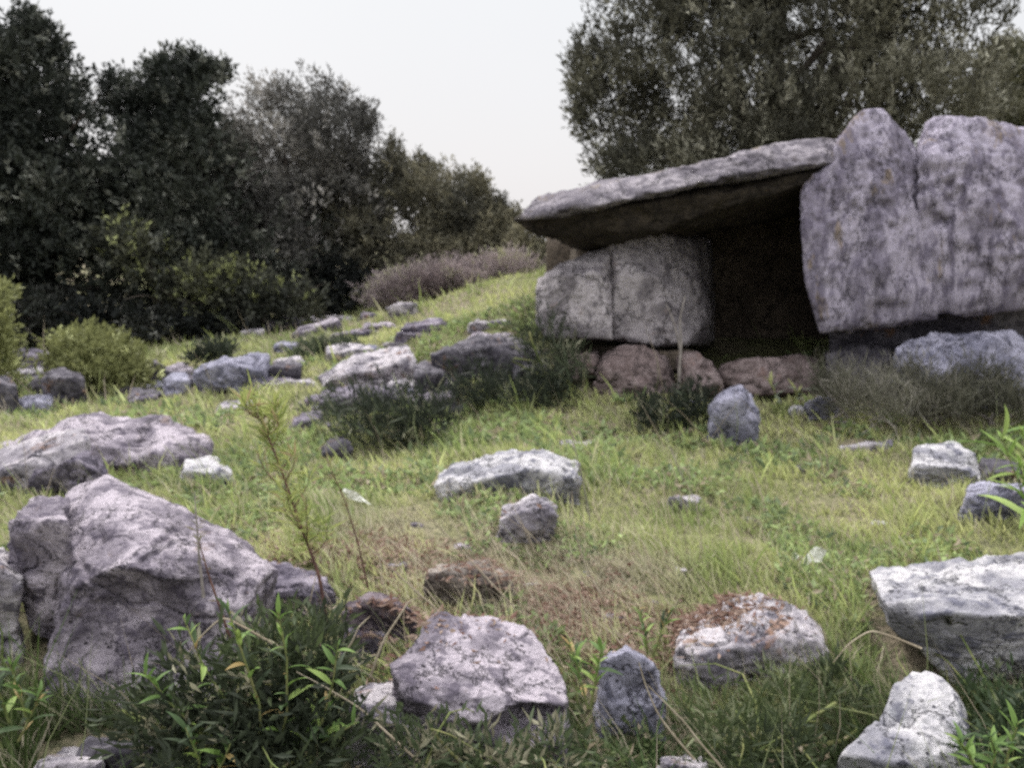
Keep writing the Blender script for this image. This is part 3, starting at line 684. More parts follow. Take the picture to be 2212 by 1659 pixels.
tree('tree', 'tallest dark evergreen tree at the left edge', 'tree',
     [(40, 222, 11, 150, 150, 1.3), (-80, 292, 11, 170, 200, 1.4), (85, 372, 10.8, 100, 190, 1.2), (60, 480, 10.6, 220, 160, 1.4), (-60, 620, 10.4, 220, 150, 1.2), (130, 620, 10.3, 190, 120, 1.1), (30, 132, 11, 90, 70, .9), (165, 440, 10.6, 100, 130, 1.0)],
     gb(X(40, 11), 11), 11000, 9, (0.075, 0.034), DG0, 21, gap=0.25, trunk_r=.2)
tree('tree', 'dark pointed tree, second from the left edge', 'tree',
     [(400, 232, 11.5, 75, 85, .8), (430, 292, 11.4, 90, 110, .9), (350, 372, 11.3, 80, 110, 1.0), (285, 277, 11.5, 28, 55, .4), (400, 442, 11.2, 150, 140, 1.2), (330, 560, 10.9, 170, 150, 1.2), (480, 560, 11.0, 170, 140, 1.2), (395, 172, 11.5, 22, 45, .3), (365, 192, 11.5, 18, 40, .3), (460, 212, 11.5, 30, 45, .3), (248, 202, 11.6, 14, 28, .2), (320, 227, 11.6, 16, 40, .3)],
     gb(X(390, 11.3), 11.3), 9000, 9, (0.075, 0.032), DG0, 22, gap=0.3, trunk_r=.16)
tree('olive_tree', 'silvery feathery tree between the dark trees and the open sky', 'tree',
     [(590, 290, 12, 90, 90, .8), (700, 260, 12, 80, 80, .8), (740, 320, 12, 80, 90, .8), (640, 390, 11.9, 130, 120, 1.0), (540, 430, 11.8, 120, 140, 1.0), (720, 430, 12.2, 90, 70, .7), (620, 520, 11.5, 180, 110, 1.1), (770, 470, 11.9, 110, 80, .8), (800, 370, 12, 30, 60, .4), (570, 640, 11.2, 110, 70, .8)],
     gb(X(640, 12), 12), 8500, 8, (0.075, 0.022), OG, 23, gap=0.56, up=.8, trunk_r=.14, lean=(-.35, 0, 0), spread=.15)
tree('tall_shrub', 'rounded bushy shrub falling away to the right before the dolmen', 'shrub',
     [(850, 435, 12.4, 110, 85, .8), (940, 465, 12.2, 115, 95, .8), (1010, 510, 12, 85, 80, .7), (1070, 545, 11.8, 65, 65, .5), (1130, 575, 11.3, 60, 45, .4), (880, 530, 11.8, 130, 70, .8), (960, 560, 11.6, 130, 45, .6), (780, 500, 12.2, 90, 80, .7)],
     gb(X(920, 12), 12), 9500, 8, (0.065, 0.024), [(0.06, 0.058, 0.045), (0.14, 0.13, 0.09), (0.24, 0.22, 0.15)], 24, gap=0.2, up=.8, trunk_r=.07, lean=(-.3, 0, 0))
tree('undergrowth_shrub', 'greenish shrub in the shade under the left trees with yellow green sprays', 'shrub',
     [(260, 520, 9.9, 60, 40, .3), (320, 580, 9.8, 70, 70, .4), (420, 610, 9.8, 100, 60, .5), (500, 640, 9.9, 110, 60, .5), (600, 660, 10, 90, 45, .4), (330, 650, 9.7, 60, 50, .4)],
     gb(X(420, 9.9), 9.9), 1700, 8, (0.07, 0.03), [(0.035, 0.038, 0.03), (0.085, 0.088, 0.058), (0.27, 0.29, 0.13)], 25, gap=0.5, trunk_r=.04)
tree('shade_shrub', 'lowest dark shrub hugging the ground at the foot of the left trees', 'shrub',
     [(60, 690, 9.7, 110, 50, .4), (200, 700, 9.7, 110, 40, .4), (350, 705, 9.8, 110, 35, .4), (480, 700, 9.9, 90, 30, .4), (740, 640, 11.4, 70, 60, .4), (720, 600, 11.6, 60, 60, .4)],
     gb(X(260, 9.8), 9.8), 2600, 8, (0.07, 0.03), DG, 26, gap=0.1, trunk_r=.04)
tree('dry_shrub', 'dry mauve shrub of bare twigs left of the dolmen', 'shrub',
     [(860, 640, 10.5, 70, 35, .4), (940, 615, 10.6, 85, 38, .4), (1030, 602, 10.6, 85, 34, .4), (1110, 590, 10.6, 60, 30, .3), (990, 620, 10.6, 90, 30, .3)],
     gb(X(960, 10.7), 10.7), 2300, 7, (0.085, 0.012), [(0.20, 0.16, 0.165), (0.38, 0.32, 0.32), (0.38, 0.37, 0.24)], 27, gap=0.42, up=1.2, trunk_r=.03, bark=TWIG, mat=BLADE)
OG2 = [(0.055, 0.054, 0.04), (0.145, 0.14, 0.10), (0.32, 0.31, 0.245)]
tree('olive_tree', 'huge olive tree spreading above the dolmen', 'tree',
     [(1280, 150, 10.0, 50, 70, .4), (1320, 80, 10.0, 50, 60, .4), (1400, 110, 9.8, 90, 90, .9), (1285, 260, 9.8, 45, 70, .4), (1330, 360, 9.8, 60, 40, .4), (1390, 230, 9.8, 60, 90, .5), (1460, 250, 9.6, 130, 140, 1.0), (1560, 90, 9.8, 160, 130, 1.1), (1640, 260, 9.5, 180, 130, 1.1),
      (1800, 60, 9.8, 200, 160, 1.2), (1820, 250, 9.4, 180, 120, 1.1), (2000, 60, 9.8, 140, 140, 1.1), (2020, 230, 9.4, 140, 100, 1.0), (2080, 120, 9.8, 70, 90, .7), (1450, -60, 10, 180, 100, 1.0), (1700, -80, 10, 220, 120, 1.1), (1980, -90, 10, 180, 110, 1.0), (1400, 380, 9.2, 100, 60, .6), (1600, 350, 9.0, 180, 60, .6)],
     gb(X(1700, 9.9), 9.9), 20000, 9, (0.075, 0.02), OG2, 28, gap=0.50, gapf=1.9, up=1.3, trunk_r=.26, lean=(-.2, 0, 0), spread=.14)
tree('olive_tree', 'lighter green tree behind at the right picture edge', 'tree',
     [(2170, 200, 10.6, 60, 60, .5), (2230, 170, 10.8, 70, 60, .5), (2180, 290, 10.4, 90, 80, .7), (2290, 260, 10.6, 100, 90, .7), (2120, 250, 10.6, 50, 60, .4)],
     gb(X(2210, 10.6), 10.6), 3200, 8, (0.07, 0.024), [(0.045, 0.047, 0.026), (0.10, 0.10, 0.055), (0.17, 0.165, 0.10)], 29, gap=0.3, up=1.0, trunk_r=.08)
# bushes on the slope
def bush(name, label, lobes, n, per, leaf, cols, seed, bark=STEMG, **kw):
    u = np.mean([l[0] for l in lobes]); Y = np.mean([l[2] for l in lobes]); x = X(u, Y)
    return tree(name, label, 'shrub', lobes, gb(x, Y), n, per, leaf, cols, seed, bark=bark, crown='foliage', trunk='stem', trunk_r=kw.pop('tr', .02), mat=BLADE, spread=kw.pop('spread', .08), **kw)
YG = [(0.18, 0.19, 0.08), (0.38, 0.40, 0.17), (0.48, 0.50, 0.26)]
bush('yellow_green_bush', 'yellow green leafy bush on the dark rubble at the left', [(180, 755, 7.2, 60, 40, .25), (240, 765, 7.1, 60, 35, .25), (200, 810, 7.0, 80, 50, .3), (270, 820, 7.0, 60, 50, .3), (150, 790, 7.1, 40, 35, .2)], 1300, 7, (.05, .02), YG, 41, up=.9, gap=.35)
bush('yellow_green_bush', 'bright green shrub cut by the left picture edge above the rubble', [(-40, 700, 6.8, 55, 70, .3), (-20, 780, 6.8, 50, 60, .3), (-10, 640, 6.9, 25, 30, .2)], 700, 7, (.05, .02), YG, 42, up=.9, gap=.3)
DKG = [(0.03, 0.037, 0.026), (0.085, 0.105, 0.06), (0.26, 0.26, 0.18)]
bush('dark_shrub', 'dark green grassy shrub in the middle of the slope', [(800, 910, 5.3, 90, 40, .3), (880, 930, 5.3, 95, 40, .3), (840, 965, 5.2, 120, 30, .3), (930, 905, 5.4, 60, 35, .25)], 300, 6, (.12, .010), DKG, 43, up=1.5, gap=.5, spread=.13, lean=(-.5, 0, 0))
bush('dark_shrub', 'dark spiky shrub leaning on the left foot of the dolmen', [(1130, 690, 6.2, 45, 40, .2), (1160, 740, 6.1, 50, 50, .2), (1200, 790, 6.0, 60, 45, .25), (1240, 830, 5.9, 50, 35, .2)], 240, 6, (.12, .010), DKG, 44, up=1.4, gap=.5, spread=.12, lean=(-.6, 0, 0))
bush('dark_shrub', 'low dark shrub in the shaded hollow under the bank', [(1040, 850, 6.0, 90, 35, .3), (1120, 870, 5.9, 100, 35, .3), (1180, 860, 5.9, 70, 40, .25)], 340, 6, (.10, .010), DKG, 45, up=1.4, gap=.4, spread=.1, lean=(-.4, 0, 0))
bush('dark_shrub', 'small dark green shrub below the pinkish footing stones', [(1430, 910, 5.5, 55, 35, .2), (1500, 890, 5.5, 40, 45, .2), (1400, 940, 5.4, 40, 25, .2)], 280, 6, (.07, .012), DKG, 46, up=1.4, gap=.2)
bush('dark_shrub', 'small dark plant on the bank above the long pale ledge', [(690, 770, 7.6, 50, 22, .2), (740, 765, 7.6, 40, 18, .2)], 400, 6, (.06, .014), DKG, 47, up=1.2, gap=.2)
bush('dark_shrub', 'tiny dark plant at the top of the violet boulder', [(470, 768, 7.5, 35, 16, .15), (430, 778, 7.5, 25, 14, .15)], 260, 6, (.06, .014), DKG, 48, up=1.2, gap=.2)
GRY = [(0.07, 0.07, 0.05), (0.15, 0.145, 0.11), (0.30, 0.28, 0.24)]
for sd_, u0, lb in ((51, 1850, 'grey dry weed clump under the tall round topped slab'), (52, 2010, 'grey dry weed clump before the blue grey rounded boulder'), (53, 2150, 'grey dry weed clump at the right picture edge under the slabs')):
    bush('dry_weed', lb, [(u0, 880, 5.35, 85, 40, .25), (u0 + 60, 900, 5.2, 80, 35, .25), (u0 - 40, 850, 5.5, 50, 40, .2)], 330, 6, (.12, .006), GRY, sd_, up=2.2, gap=.3, lean=(-.3, 0, 0), bark=TWIG, spread=.12)

bush('herb_bush', 'loose dark herb bush in front of the largest boulder, under the bright leaves', [(360, 1560, 1.95, 60, 45, .1), (470, 1500, 1.98, 60, 55, .1), (590, 1560, 1.9, 80, 60, .1), (560, 1440, 2.05, 50, 45, .08), (690, 1500, 2.0, 60, 60, .1), (440, 1640, 1.85, 120, 50, .1), (640, 1650, 1.85, 130, 50, .1), (660, 1410, 2.05, 50, 40, .08)],
     560, 7, (.05, .011), [(0.03, 0.038, 0.024), (0.075, 0.10, 0.042), (0.24, 0.23, 0.16)], 54, up=.8, gap=.62, spread=.09)
bush('herb_bush', 'low dark herbs in the corner under the huge speckled boulder', [(2180, 1540, 2.3, 70, 50, .12), (2170, 1640, 2.0, 60, 50, .1), (2230, 1600, 2.1, 70, 60, .1)],
     160, 8, (.04, .010), [(0.02, 0.03, 0.02), (0.06, 0.09, 0.04), (0.18, 0.20, 0.12)], 55, up=.8, gap=.5, spread=.07)
bush('herb_bush', 'dark low herbs added along the bottom edge to darken below the flat pitted slab', [(900, 1650, 1.92, 90, 40, .1), (1050, 1660, 1.92, 90, 35, .1), (1190, 1640, 1.95, 80, 40, .1)],  # added plants, they keep the space below the slab dark
     200, 7, (.04, .010), [(0.025, 0.03, 0.02), (0.06, 0.08, 0.04), (0.2, 0.19, 0.13)], 57, up=.8, gap=.5, spread=.06)
bush('herb_bush', 'low dark grassy herbs below the pale broken edged stone', [(1560, 1560, 2.2, 110, 50, .1), (1700, 1530, 2.3, 100, 50, .1), (1640, 1620, 2.05, 140, 50, .1), (1800, 1500, 2.4, 60, 60, .1)],
     170, 8, (.05, .007), [(0.03, 0.04, 0.022), (0.075, 0.10, 0.04), (0.2, 0.22, 0.13)], 56, up=1.1, gap=.4, spread=.05)

# ------------------------------------------------------------------ grass: one sheet of blades
def proj(p):
    """photo pixel of world points"""
    d = p - np.array([0, 0, CAM_Z])
    fz = d[:, 1] * cp - d[:, 2] * spn; uz = d[:, 1] * spn + d[:, 2] * cp
    return CU + FPX * d[:, 0] / fz, CV - FPX * uz / fz
CELL = .025
ROCKZ = np.full((860, 600), -9.0)               # 2.5 cm map of the stones' upper surface
for W_ in FOOT:
    W2 = W_
    ix = ((W2[:, 0] + 10.75) / CELL).astype(int); iy = (W2[:, 1] / CELL).astype(int)
    ok = (ix >= 0) & (ix < 860) & (iy >= 0) & (iy < 600)
    np.maximum.at(ROCKZ, (ix[ok], iy[ok]), W2[ok, 2])
def onrock(x, y, z):
    ix = np.clip(((x + 10.75) / CELL).astype(int), 0, 859); iy = np.clip((y / CELL).astype(int), 0, 599)
    return ROCKZ[ix, iy] > z - .015
def blades(name, n, sampler, h, wd, colf, lean, seed, kind='stuff', label=None, mat=BLADE):
    r = np.random.default_rng(seed)
    x, y = sampler(r, n)
    z = gz(x, y) - 0.01
    base = np.stack([x, y, z], 1)
    u, v = proj(base)
    cc, hs, keep = colf(r, x, y, u, v)
    keep = keep & ~onrock(x, y, z)
    hs = hs * np.where(onrock(x, y + .05, z) | onrock(x, y + .09, z) | onrock(x + .07, y, z) | onrock(x - .07, y, z), 1.35, 1.0)     # ranker against the stones
    base, cc, hs = base[keep], cc[keep], hs[keep]; n = len(base)
    y = y[keep]
    H = h * hs * r.uniform(0.5, 1.5, n)
    Wd = wd * r.uniform(0.6, 1.4, n) * np.clip(y / 3.2, 0.8, 2.6)
    dr = np.stack([lean[0] + r.normal(size=n) * .42, lean[1] + r.normal(size=n) * .42, np.ones(n)], 1)
    dr /= np.linalg.norm(dr, axis=1)[:, None]
    bend = np.stack([r.normal(size=n) * .35 + lean[0] * .8, r.normal(size=n) * .35, -r.random(n) * .25], 1)
    az = r.random(n) * math.pi
    sd_ = np.stack([np.cos(az), np.sin(az), np.zeros(n)], 1)
    b1 = base + dr * (H * .5)[:, None] + bend * (H * .12)[:, None]
    tip = base + dr * H[:, None] + bend * (H * .5)[:, None]
    s0 = sd_ * (Wd * .5)[:, None]
    V = np.stack([base - s0, base + s0, b1 + s0 * .8, b1 - s0 * .8, tip], 1).reshape(-1, 3)
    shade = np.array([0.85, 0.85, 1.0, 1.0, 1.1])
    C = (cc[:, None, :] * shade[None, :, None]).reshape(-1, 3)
    k = np.arange(n)[:, None] * 5
    F = np.concatenate([k, k + 1, k + 2, k + 3, k + 3, k + 2, k + 4], 1).ravel()
    tot = np.tile([4, 3], n)
    me = mesh_np(name, V, F, tot, mat, False, C)
    o = link(name, me); tag(o, label, None, None, kind)
    return o
def fan(r, n):      # denser near the eye, over the ground in and beside the view
    y = 1.45 * np.exp(r.random(n) * math.log(12.5 / 1.45))
    x = (r.random(n) * 2 - 1) * (y * 0.68 + 0.35)
    return x, y
def gcol(r, x, y, u, v):
    n = len(x); q = np.stack([x, y, 0 * x], 1)
    a = fbm(q, 1.0, 3, 61); b = fbm(q, 2.6, 3, 62); c_ = fbm(q, 8.0, 3, 63)
    yel = np.array([0.53, 0.54, 0.25]); grn = np.array([0.14, 0.21, 0.065]); stw = np.array([0.46, 0.41, 0.32]); olv = np.array([0.27, 0.31, 0.125])
    t = np.clip(.5 + .8 * a + .4 * c_ + r.normal(size=n) * .2, 0, 1)[:, None]
    col = olv * (1 - t) + yel * t
    # green, darker towards the near ground, straw in the trodden middle
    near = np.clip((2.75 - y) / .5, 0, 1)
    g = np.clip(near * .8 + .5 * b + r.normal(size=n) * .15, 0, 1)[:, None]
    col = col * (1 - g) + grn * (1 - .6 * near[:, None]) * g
    dry = np.exp(-(((x - .10) / .55) ** 2 + ((y - 3.05) / .55) ** 2)) + .55 * np.exp(-(((x + 0.5) / .6) ** 2 + ((y - 3.7) / .4) ** 2))
    s = np.clip(dry * 1.1 + .3 * c_ - .1 + r.normal(size=n) * .15, 0, 1)[:, None]
    s = np.maximum(s, (r.random(n) < .13)[:, None] * .85)
    col = col * (1 - s) + stw * s
    col = col * r.uniform(.75, 1.25, (n, 1))
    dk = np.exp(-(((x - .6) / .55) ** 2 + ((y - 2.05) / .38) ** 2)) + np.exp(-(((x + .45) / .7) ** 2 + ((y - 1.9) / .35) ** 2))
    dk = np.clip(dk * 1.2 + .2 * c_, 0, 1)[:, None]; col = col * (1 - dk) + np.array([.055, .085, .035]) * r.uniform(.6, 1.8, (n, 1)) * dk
    hs = (.7 + .5 * np.clip(b + .4, 0, 1.4)) * (1 + .5 * near) * (1 - .3 * np.clip(dry, 0, 1))
    keep = (c_ * .6 + b * .5 > -.75 + .5 * np.clip(dry, 0, 1)) 
    chamber = (x > .25) & (x < 2.6) & (y > 6.2) & (y < 8.3)
    return col, hs, keep & ~chamber
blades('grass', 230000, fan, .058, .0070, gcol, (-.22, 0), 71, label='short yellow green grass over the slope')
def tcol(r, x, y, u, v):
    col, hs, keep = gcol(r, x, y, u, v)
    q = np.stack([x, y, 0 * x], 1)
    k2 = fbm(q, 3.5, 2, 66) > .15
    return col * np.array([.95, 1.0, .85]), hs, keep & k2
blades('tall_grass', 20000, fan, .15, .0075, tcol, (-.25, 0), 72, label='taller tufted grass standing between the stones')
def herb(n, seed):
    """low broad leaves that fill the hollows in front: nobody could count them"""
    r = np.random.default_rng(seed)
    y = 1.5 + 6.0 * r.random(n) ** 2.0; x = (r.random(n) * 2 - 1) * (y * .66 + .3)
    q = np.stack([x, y, 0 * x], 1)
    a = fbm(q, 2.3, 3, 81)
    w_ = np.exp(-(((x + .45) / .55) ** 2 + ((y - 1.95) / .5) ** 2)) * 1.5 + np.exp(-(((x - .75) / .5) ** 2 + ((y - 2.0) / .35) ** 2)) + .25 * np.clip((2.7 - y), 0, 1)
    z = gz(x, y)
    k = (a + w_ * 1.4 + .12 > .2) & ~onrock(x, y, z)
    x, y, z, w_, a = x[k], y[k], z[k], w_[k], a[k]; m = len(x)
    z = z + r.random(m) ** 1.4 * (.04 + .09 * np.clip(w_, 0, 1.2))
    d = r.normal(size=(m, 3)) * [1, 1, .5] + [0, 0, .45]; d /= np.linalg.norm(d, axis=1)[:, None]
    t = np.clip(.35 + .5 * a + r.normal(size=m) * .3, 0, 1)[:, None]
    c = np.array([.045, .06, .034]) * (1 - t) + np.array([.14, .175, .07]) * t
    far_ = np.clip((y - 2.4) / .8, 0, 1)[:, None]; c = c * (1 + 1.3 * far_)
    c[r.random(m) < .10] = (.30, .25, .18)
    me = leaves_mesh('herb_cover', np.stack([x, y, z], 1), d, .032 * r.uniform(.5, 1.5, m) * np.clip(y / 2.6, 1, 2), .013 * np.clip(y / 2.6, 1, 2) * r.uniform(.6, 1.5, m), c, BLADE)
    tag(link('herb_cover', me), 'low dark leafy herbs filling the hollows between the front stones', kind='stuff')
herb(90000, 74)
def kcol(r, x, y, u, v):
    n = len(x); m = r.random((n, 1)) < .55
    return np.where(m, np.array([.34, .29, .22]), np.array([.22, .25, .12])) * r.uniform(.6, 1.2, (n, 1)), r.uniform(.6, 1.5, n), fbm(np.stack([x, y, 0 * x], 1), 1.5, 2, 68) > -.1
blades('dry_stalks', 2600, fan, .26, .0038, kcol, (-.3, 0), 76, label='sparse dry and green seed stalks standing over the whole slope')
def litter(n, seed):
    r = np.random.default_rng(seed)
    C = [(.33, 2.75, .30, .22), (.10, 2.95, .35, .3), (-.25, 2.55, .25, .2), (.65, 2.75, .2, .1), (-.6, 3.3, .3, .2)]
    k = r.integers(len(C), size=n); c_ = np.array(C)[k]
    x = c_[:, 0] + r.normal(size=n) * c_[:, 2] * .6; y = c_[:, 1] + r.normal(size=n) * c_[:, 3] * .6
    z = gz(x, y); z = np.where(onrock(x, y, z), ROCKZ[np.clip(((x + 10.75) / CELL).astype(int), 0, 859), np.clip((y / CELL).astype(int), 0, 599)] - .02, z) + .006 + r.random(n) * .015
    d = r.normal(size=(n, 3)) * [1, 1, .25]; d /= np.linalg.norm(d, axis=1)[:, None]
    t = r.random((n, 1)); c = np.array([.17, .085, .065]) * (1 - t) + np.array([.34, .26, .21]) * t
    me = leaves_mesh('leaf_litter', np.stack([x, y, z], 1), d, .035 * r.uniform(.4, 1.4, n), .009 * r.uniform(.5, 1.6, n), c, BLADE)
    tag(link('leaf_litter', me), 'reddish brown dead leaves and stems littering the trodden middle and the front stones', kind='stuff')
litter(9000, 75)
def scol(r, x, y, u, v):
    n = len(x); q = np.stack([x, y, 0 * x], 1)
    d = np.exp(-(((x - .15) / .6) ** 2 + ((y - 3.0) / .6) ** 2))
    d = d + .8 * np.exp(-(((x - .36) / .16) ** 2 + ((y - 2.1) / .22) ** 2)) + .6 * np.exp(-(((x + .12) / .3) ** 2 + ((y - 2.75) / .25) ** 2))
    keep = (r.random(n) < d * .9 + .06 + .1 * (fbm(q, 2, 2, 67) > .3))
    return np.array([.46, .40, .31]) * r.uniform(.6, 1.2, (n, 1)), np.ones(n), keep
blades('dry_straw', 22000, fan, .16, .0035, scol, (-.5, -.1), 73, label='dry straw lying and standing in the trodden middle of the slope')

# ------------------------------------------------------------------ foreground plants
def weed(name, label, pix, Y, r0, leafn, leafL, leafW, cols, mat, seed, parent=None, cat='weed', from_t=0.0, shoots=0):
    """a single stem through photo pixels with narrow leaves up its length"""
    r = np.random.default_rng(seed)
    pts = np.array([P(u, v, Y + dy) for (u, v, dy) in pix])
    t = np.linspace(0, 1, len(pts)); tt = np.linspace(0, 1, 22)
    C = np.stack([np.interp(tt, t, pts[:, k]) for k in range(3)], 1)
    for _ in range(2): C[1:-1] = (C[:-2] + 2 * C[1:-1] + C[2:]) / 4
    T = empty(name, C[0]); tag(T, label, cat)
    tubes = [(C, np.linspace(r0, r0 * .3, 22))]
    SH = []
    for q in range(shoots):
        s0 = r.uniform(max(from_t, .3), .95); k0 = int(s0 * 21)
        dv = r.normal(size=3) * [1, 1, .2]; dv /= np.linalg.norm(dv)
        L_ = r.uniform(.06, .19) * (1.2 - .6 * s0)
        e_ = C[k0] + dv * L_ * .6 + np.array([0, 0, L_])
        cp_ = curve_pts(C[k0], e_, dv * .02, 6); tubes.append((cp_, np.linspace(r0 * .35, r0 * .12, 6))); SH.append(cp_)
    tube_obj('stem', tubes, mat, T)
    if leafn and shoots:
        pos = []; 
        for q in range(leafn):
            if q % 3 == 0: s_ = r.uniform(from_t, 1); pos.append([np.interp(s_, tt, C[:, k]) for k in range(3)])
            else:
                cp_ = SH[int(r.integers(len(SH)))]; s_ = r.uniform(.15, 1); pos.append([np.interp(s_, np.linspace(0, 1, 6), cp_[:, k]) for k in range(3)])
        pos = np.array(pos) - C[0]
        d = r.normal(size=(leafn, 3)) * [1, 1, .4] + [-.2, 0, .8]; d /= np.linalg.norm(d, axis=1)[:, None]
        m = r.random((leafn, 1)); cc = np.array(cols[0]) * (1 - m) + np.array(cols[1]) * m; cc[r.random(leafn) < .12] = (.34, .27, .15)
        link('foliage', leaves_mesh('foliage', pos, d, leafL * r.uniform(.3, 1.1, leafn), leafW * r.uniform(.6, 1.3, leafn), cc, BLADE), T)
    elif leafn:
        s = r.uniform(from_t, 1, leafn)
        pos = np.stack([np.interp(s, tt, C[:, k]) for k in range(3)], 1) - C[0]
        d = r.normal(size=(leafn, 3)) * [1, 1, .3] + [0, 0, .75]; d /= np.linalg.norm(d, axis=1)[:, None]
        L = leafL * r.uniform(.5, 1.2, leafn) * (1.15 - .5 * s); Wd = leafW * r.uniform(.7, 1.3, leafn)
        m = r.random((leafn, 1)); cc = np.array(cols[0]) * (1 - m) + np.array(cols[1]) * m
        link('foliage', leaves_mesh('foliage', pos, d, L, Wd, cc, BLADE), T)
    return T
weed('tall_weed', 'tallest weed in front, reddish stem below and a yellow green leafy head', [(706, 1345, 0), (690, 1240, 0), (650, 1140, .02), (610, 1020, .05), (570, 920, .08), (540, 870, .1)], 2.5, .0065, 560, .085, .0065, [(.16, .21, .06), (.42, .45, .15)], STEMR, 81, from_t=.3, shoots=16)
weed('tall_weed', 'thin brown bare stalk right of the tallest weed', [(795, 1270, 0), (775, 1180, 0), (745, 1080, 0), (705, 990, 0)], 2.7, .004, 26, .05, .006, [(.2, .2, .08), (.25, .2, .12)], STEMR, 82, from_t=.2)
weed('tall_weed', 'slender grey stalk against the top of the largest boulder', [(440, 1290, 0), (430, 1200, 0), (425, 1130, 0), (420, 1060, 0)], 2.2, .0045, 20, .04, .005, [(.2, .2, .1), (.2, .16, .12)], TWIG, 83, from_t=.2)
weed('tall_weed', 'dark slanting stalk before the right shoulder of the largest boulder', [(500, 1390, 0), (478, 1320, 0), (450, 1240, 0), (430, 1170, 0)], 2.1, .0045, 8, .03, .005, [(.1, .1, .05), (.2, .16, .12)], STEMR, 84, from_t=.2)
weed('tall_weed', 'thin stalk standing in the grass right of the chalky ledge', [(1275, 1130, 0), (1262, 1050, 0), (1240, 960, 0), (1225, 900, 0)], 3.6, .003, 14, .04, .005, [(.2, .2, .1), (.2, .16, .12)], TWIG, 85, from_t=.3)
weed('tall_weed', 'thin leaning stalk in the grass below the bright left edged stone', [(1480, 1050, 0), (1465, 1010, 0), (1450, 970, 0), (1435, 935, 0)], 4.2, .003, 30, .05, .007, [(.2, .23, .12), (.3, .3, .2)], TWIG, 86, from_t=.1)
weed('bare_sapling', 'pale forked bare twig growing in front of the chamber mouth', [(1466, 850, 0), (1468, 790, 0), (1472, 740, 0), (1468, 690, 0), (1480, 640, 0)], 5.75, .012, 0, .05, .007, None, TWIG, 87, cat='sapling')
weed('bare_sapling', 'thin pale twig beside the forked one, leaning left', [(1470, 760, 0), (1462, 720, 0), (1450, 680, 0), (1438, 655, 0)], 5.75, .008, 0, .05, .007, None, TWIG, 88, cat='sapling')
for k, (a, b_, c_, lb) in enumerate([((800, 1460), (870, 1320), (905, 1290), 'dry brown blade arching over the left of the flat pitted slab'), ((590, 1390), (480, 1330), (380, 1450), 'dry blade arching across the shaded face of the largest boulder'),
                         ((1110, 1310), (990, 1180), (900, 1090), 'long straw stalk slanting over the brown stone'), ((960, 1330), (870, 1250), (760, 1150), 'long pale stalk slanting left of the brown stone'),
                         ((1300, 1290), (1250, 1180), (1235, 1060), 'pale stalk rising through the dry patch'), ((1560, 1659), (1480, 1560), (1400, 1480), 'straw stalk before the pointed blue purple stone'),
                         ((1500, 1640), (1420, 1540), (1380, 1430), 'second straw stalk crossing the pointed blue purple stone'), ((1990, 1400), (1880, 1360), (1800, 1430), 'thin arched blade left of the huge speckled boulder'),
                         ((700, 1500), (760, 1390), (800, 1330), 'brown split stalk left of the flat pitted slab'), ((900, 1640), (780, 1530), (640, 1450), 'thin green blade leaning over the leafy plant')]):
    weed('long_stalk', lb, [(a[0], a[1], 0), ((a[0] + b_[0]) / 2 - 8, (a[1] + b_[1]) / 2 - 6, 0), (b_[0], b_[1], 0), ((b_[0] + c_[0]) / 2 - 6, (b_[1] + c_[1]) / 2 - 6, 0), (c_[0], c_[1], 0)],
         [2.05, 2.0, 2.7, 2.55, 2.8, 1.95, 1.95, 2.1, 2.0, 1.9][k], .0035, 0, .05, .007, None, STRAW, 90 + k, cat='stalk')

# broad-leaved plants: every leaf its own part
def leaf_shape(L, Wd, cols, name='leaf'):
    t = np.linspace(0, 1, 7); wv = Wd * .5 * np.sin(t ** .75 * math.pi) ** .8
    wv[0] = .0015; wv[-1] = .0003
    V, C = [], []
    for k, tk in enumerate(t):
        y = tk * L; z = .25 * L * tk - .38 * L * tk ** 2
        V += [(-wv[k], y, z + wv[k] * .35), (0, y, z), (wv[k], y, z + wv[k] * .35)]
        for q in (1, .8, 1.05): C.append(np.array(cols) * q)
    F = []
    for k in range(6):
        for s in (0, 1):
            a = k * 3 + s; F.append([a, a + 1, a + 4, a + 3])
    F = np.array(F)
    return mesh_np(name, np.array(V), F.ravel(), np.full(len(F), 4), BLADE, True, np.array(C))
LM = [leaf_shape(.10, .020, c) for c in ((.10, .17, .045), (.15, .24, .06), (.06, .10, .04), (.24, .33, .09), (.045, .065, .035), (.30, .22, .09))]
LMs = [leaf_shape(.17, .020, c) for c in ((.22, .33, .08), (.30, .40, .12), (.12, .2, .05))]
def leafy(name, label, stems, Y, nleaf, seed, meshes=LM, scale=1.0, w=None, cat='plant'):
    r = np.random.default_rng(seed)
    b0 = P(stems[0][0][0], stems[0][0][1], Y)
    T = empty(name, b0); tag(T, label, cat)
    for st in stems:
        pts = np.array([P(u, v, Y + (dy[0] if dy else 0)) for (u, v, *dy) in st])
        tt = np.linspace(0, 1, 10); t = np.linspace(0, 1, len(pts))
        C = np.stack([np.interp(tt, t, pts[:, k]) for k in range(3)], 1)
        tube_obj('stem', [(C, np.linspace(.004, .0015, 10))], STEMG, T)
        n = nleaf
        for q in range(n):
            s = .15 + .85 * (q / n) ** .8
            p_ = np.array([np.interp(s, tt, C[:, k]) for k in range(3)]) - b0
            o = link('leaf', meshes[int(r.choice(len(meshes), p=w))], T, p_)
            o.rotation_euler = (r.uniform(-.1, 1.1) + .25 * s, r.uniform(-.4, .4), q * 2.4 + r.uniform(-.3, .3))
            k = scale * r.uniform(.4, 1.3) * (1.15 - .45 * s)
            o.scale = (k, k, k)
    return T
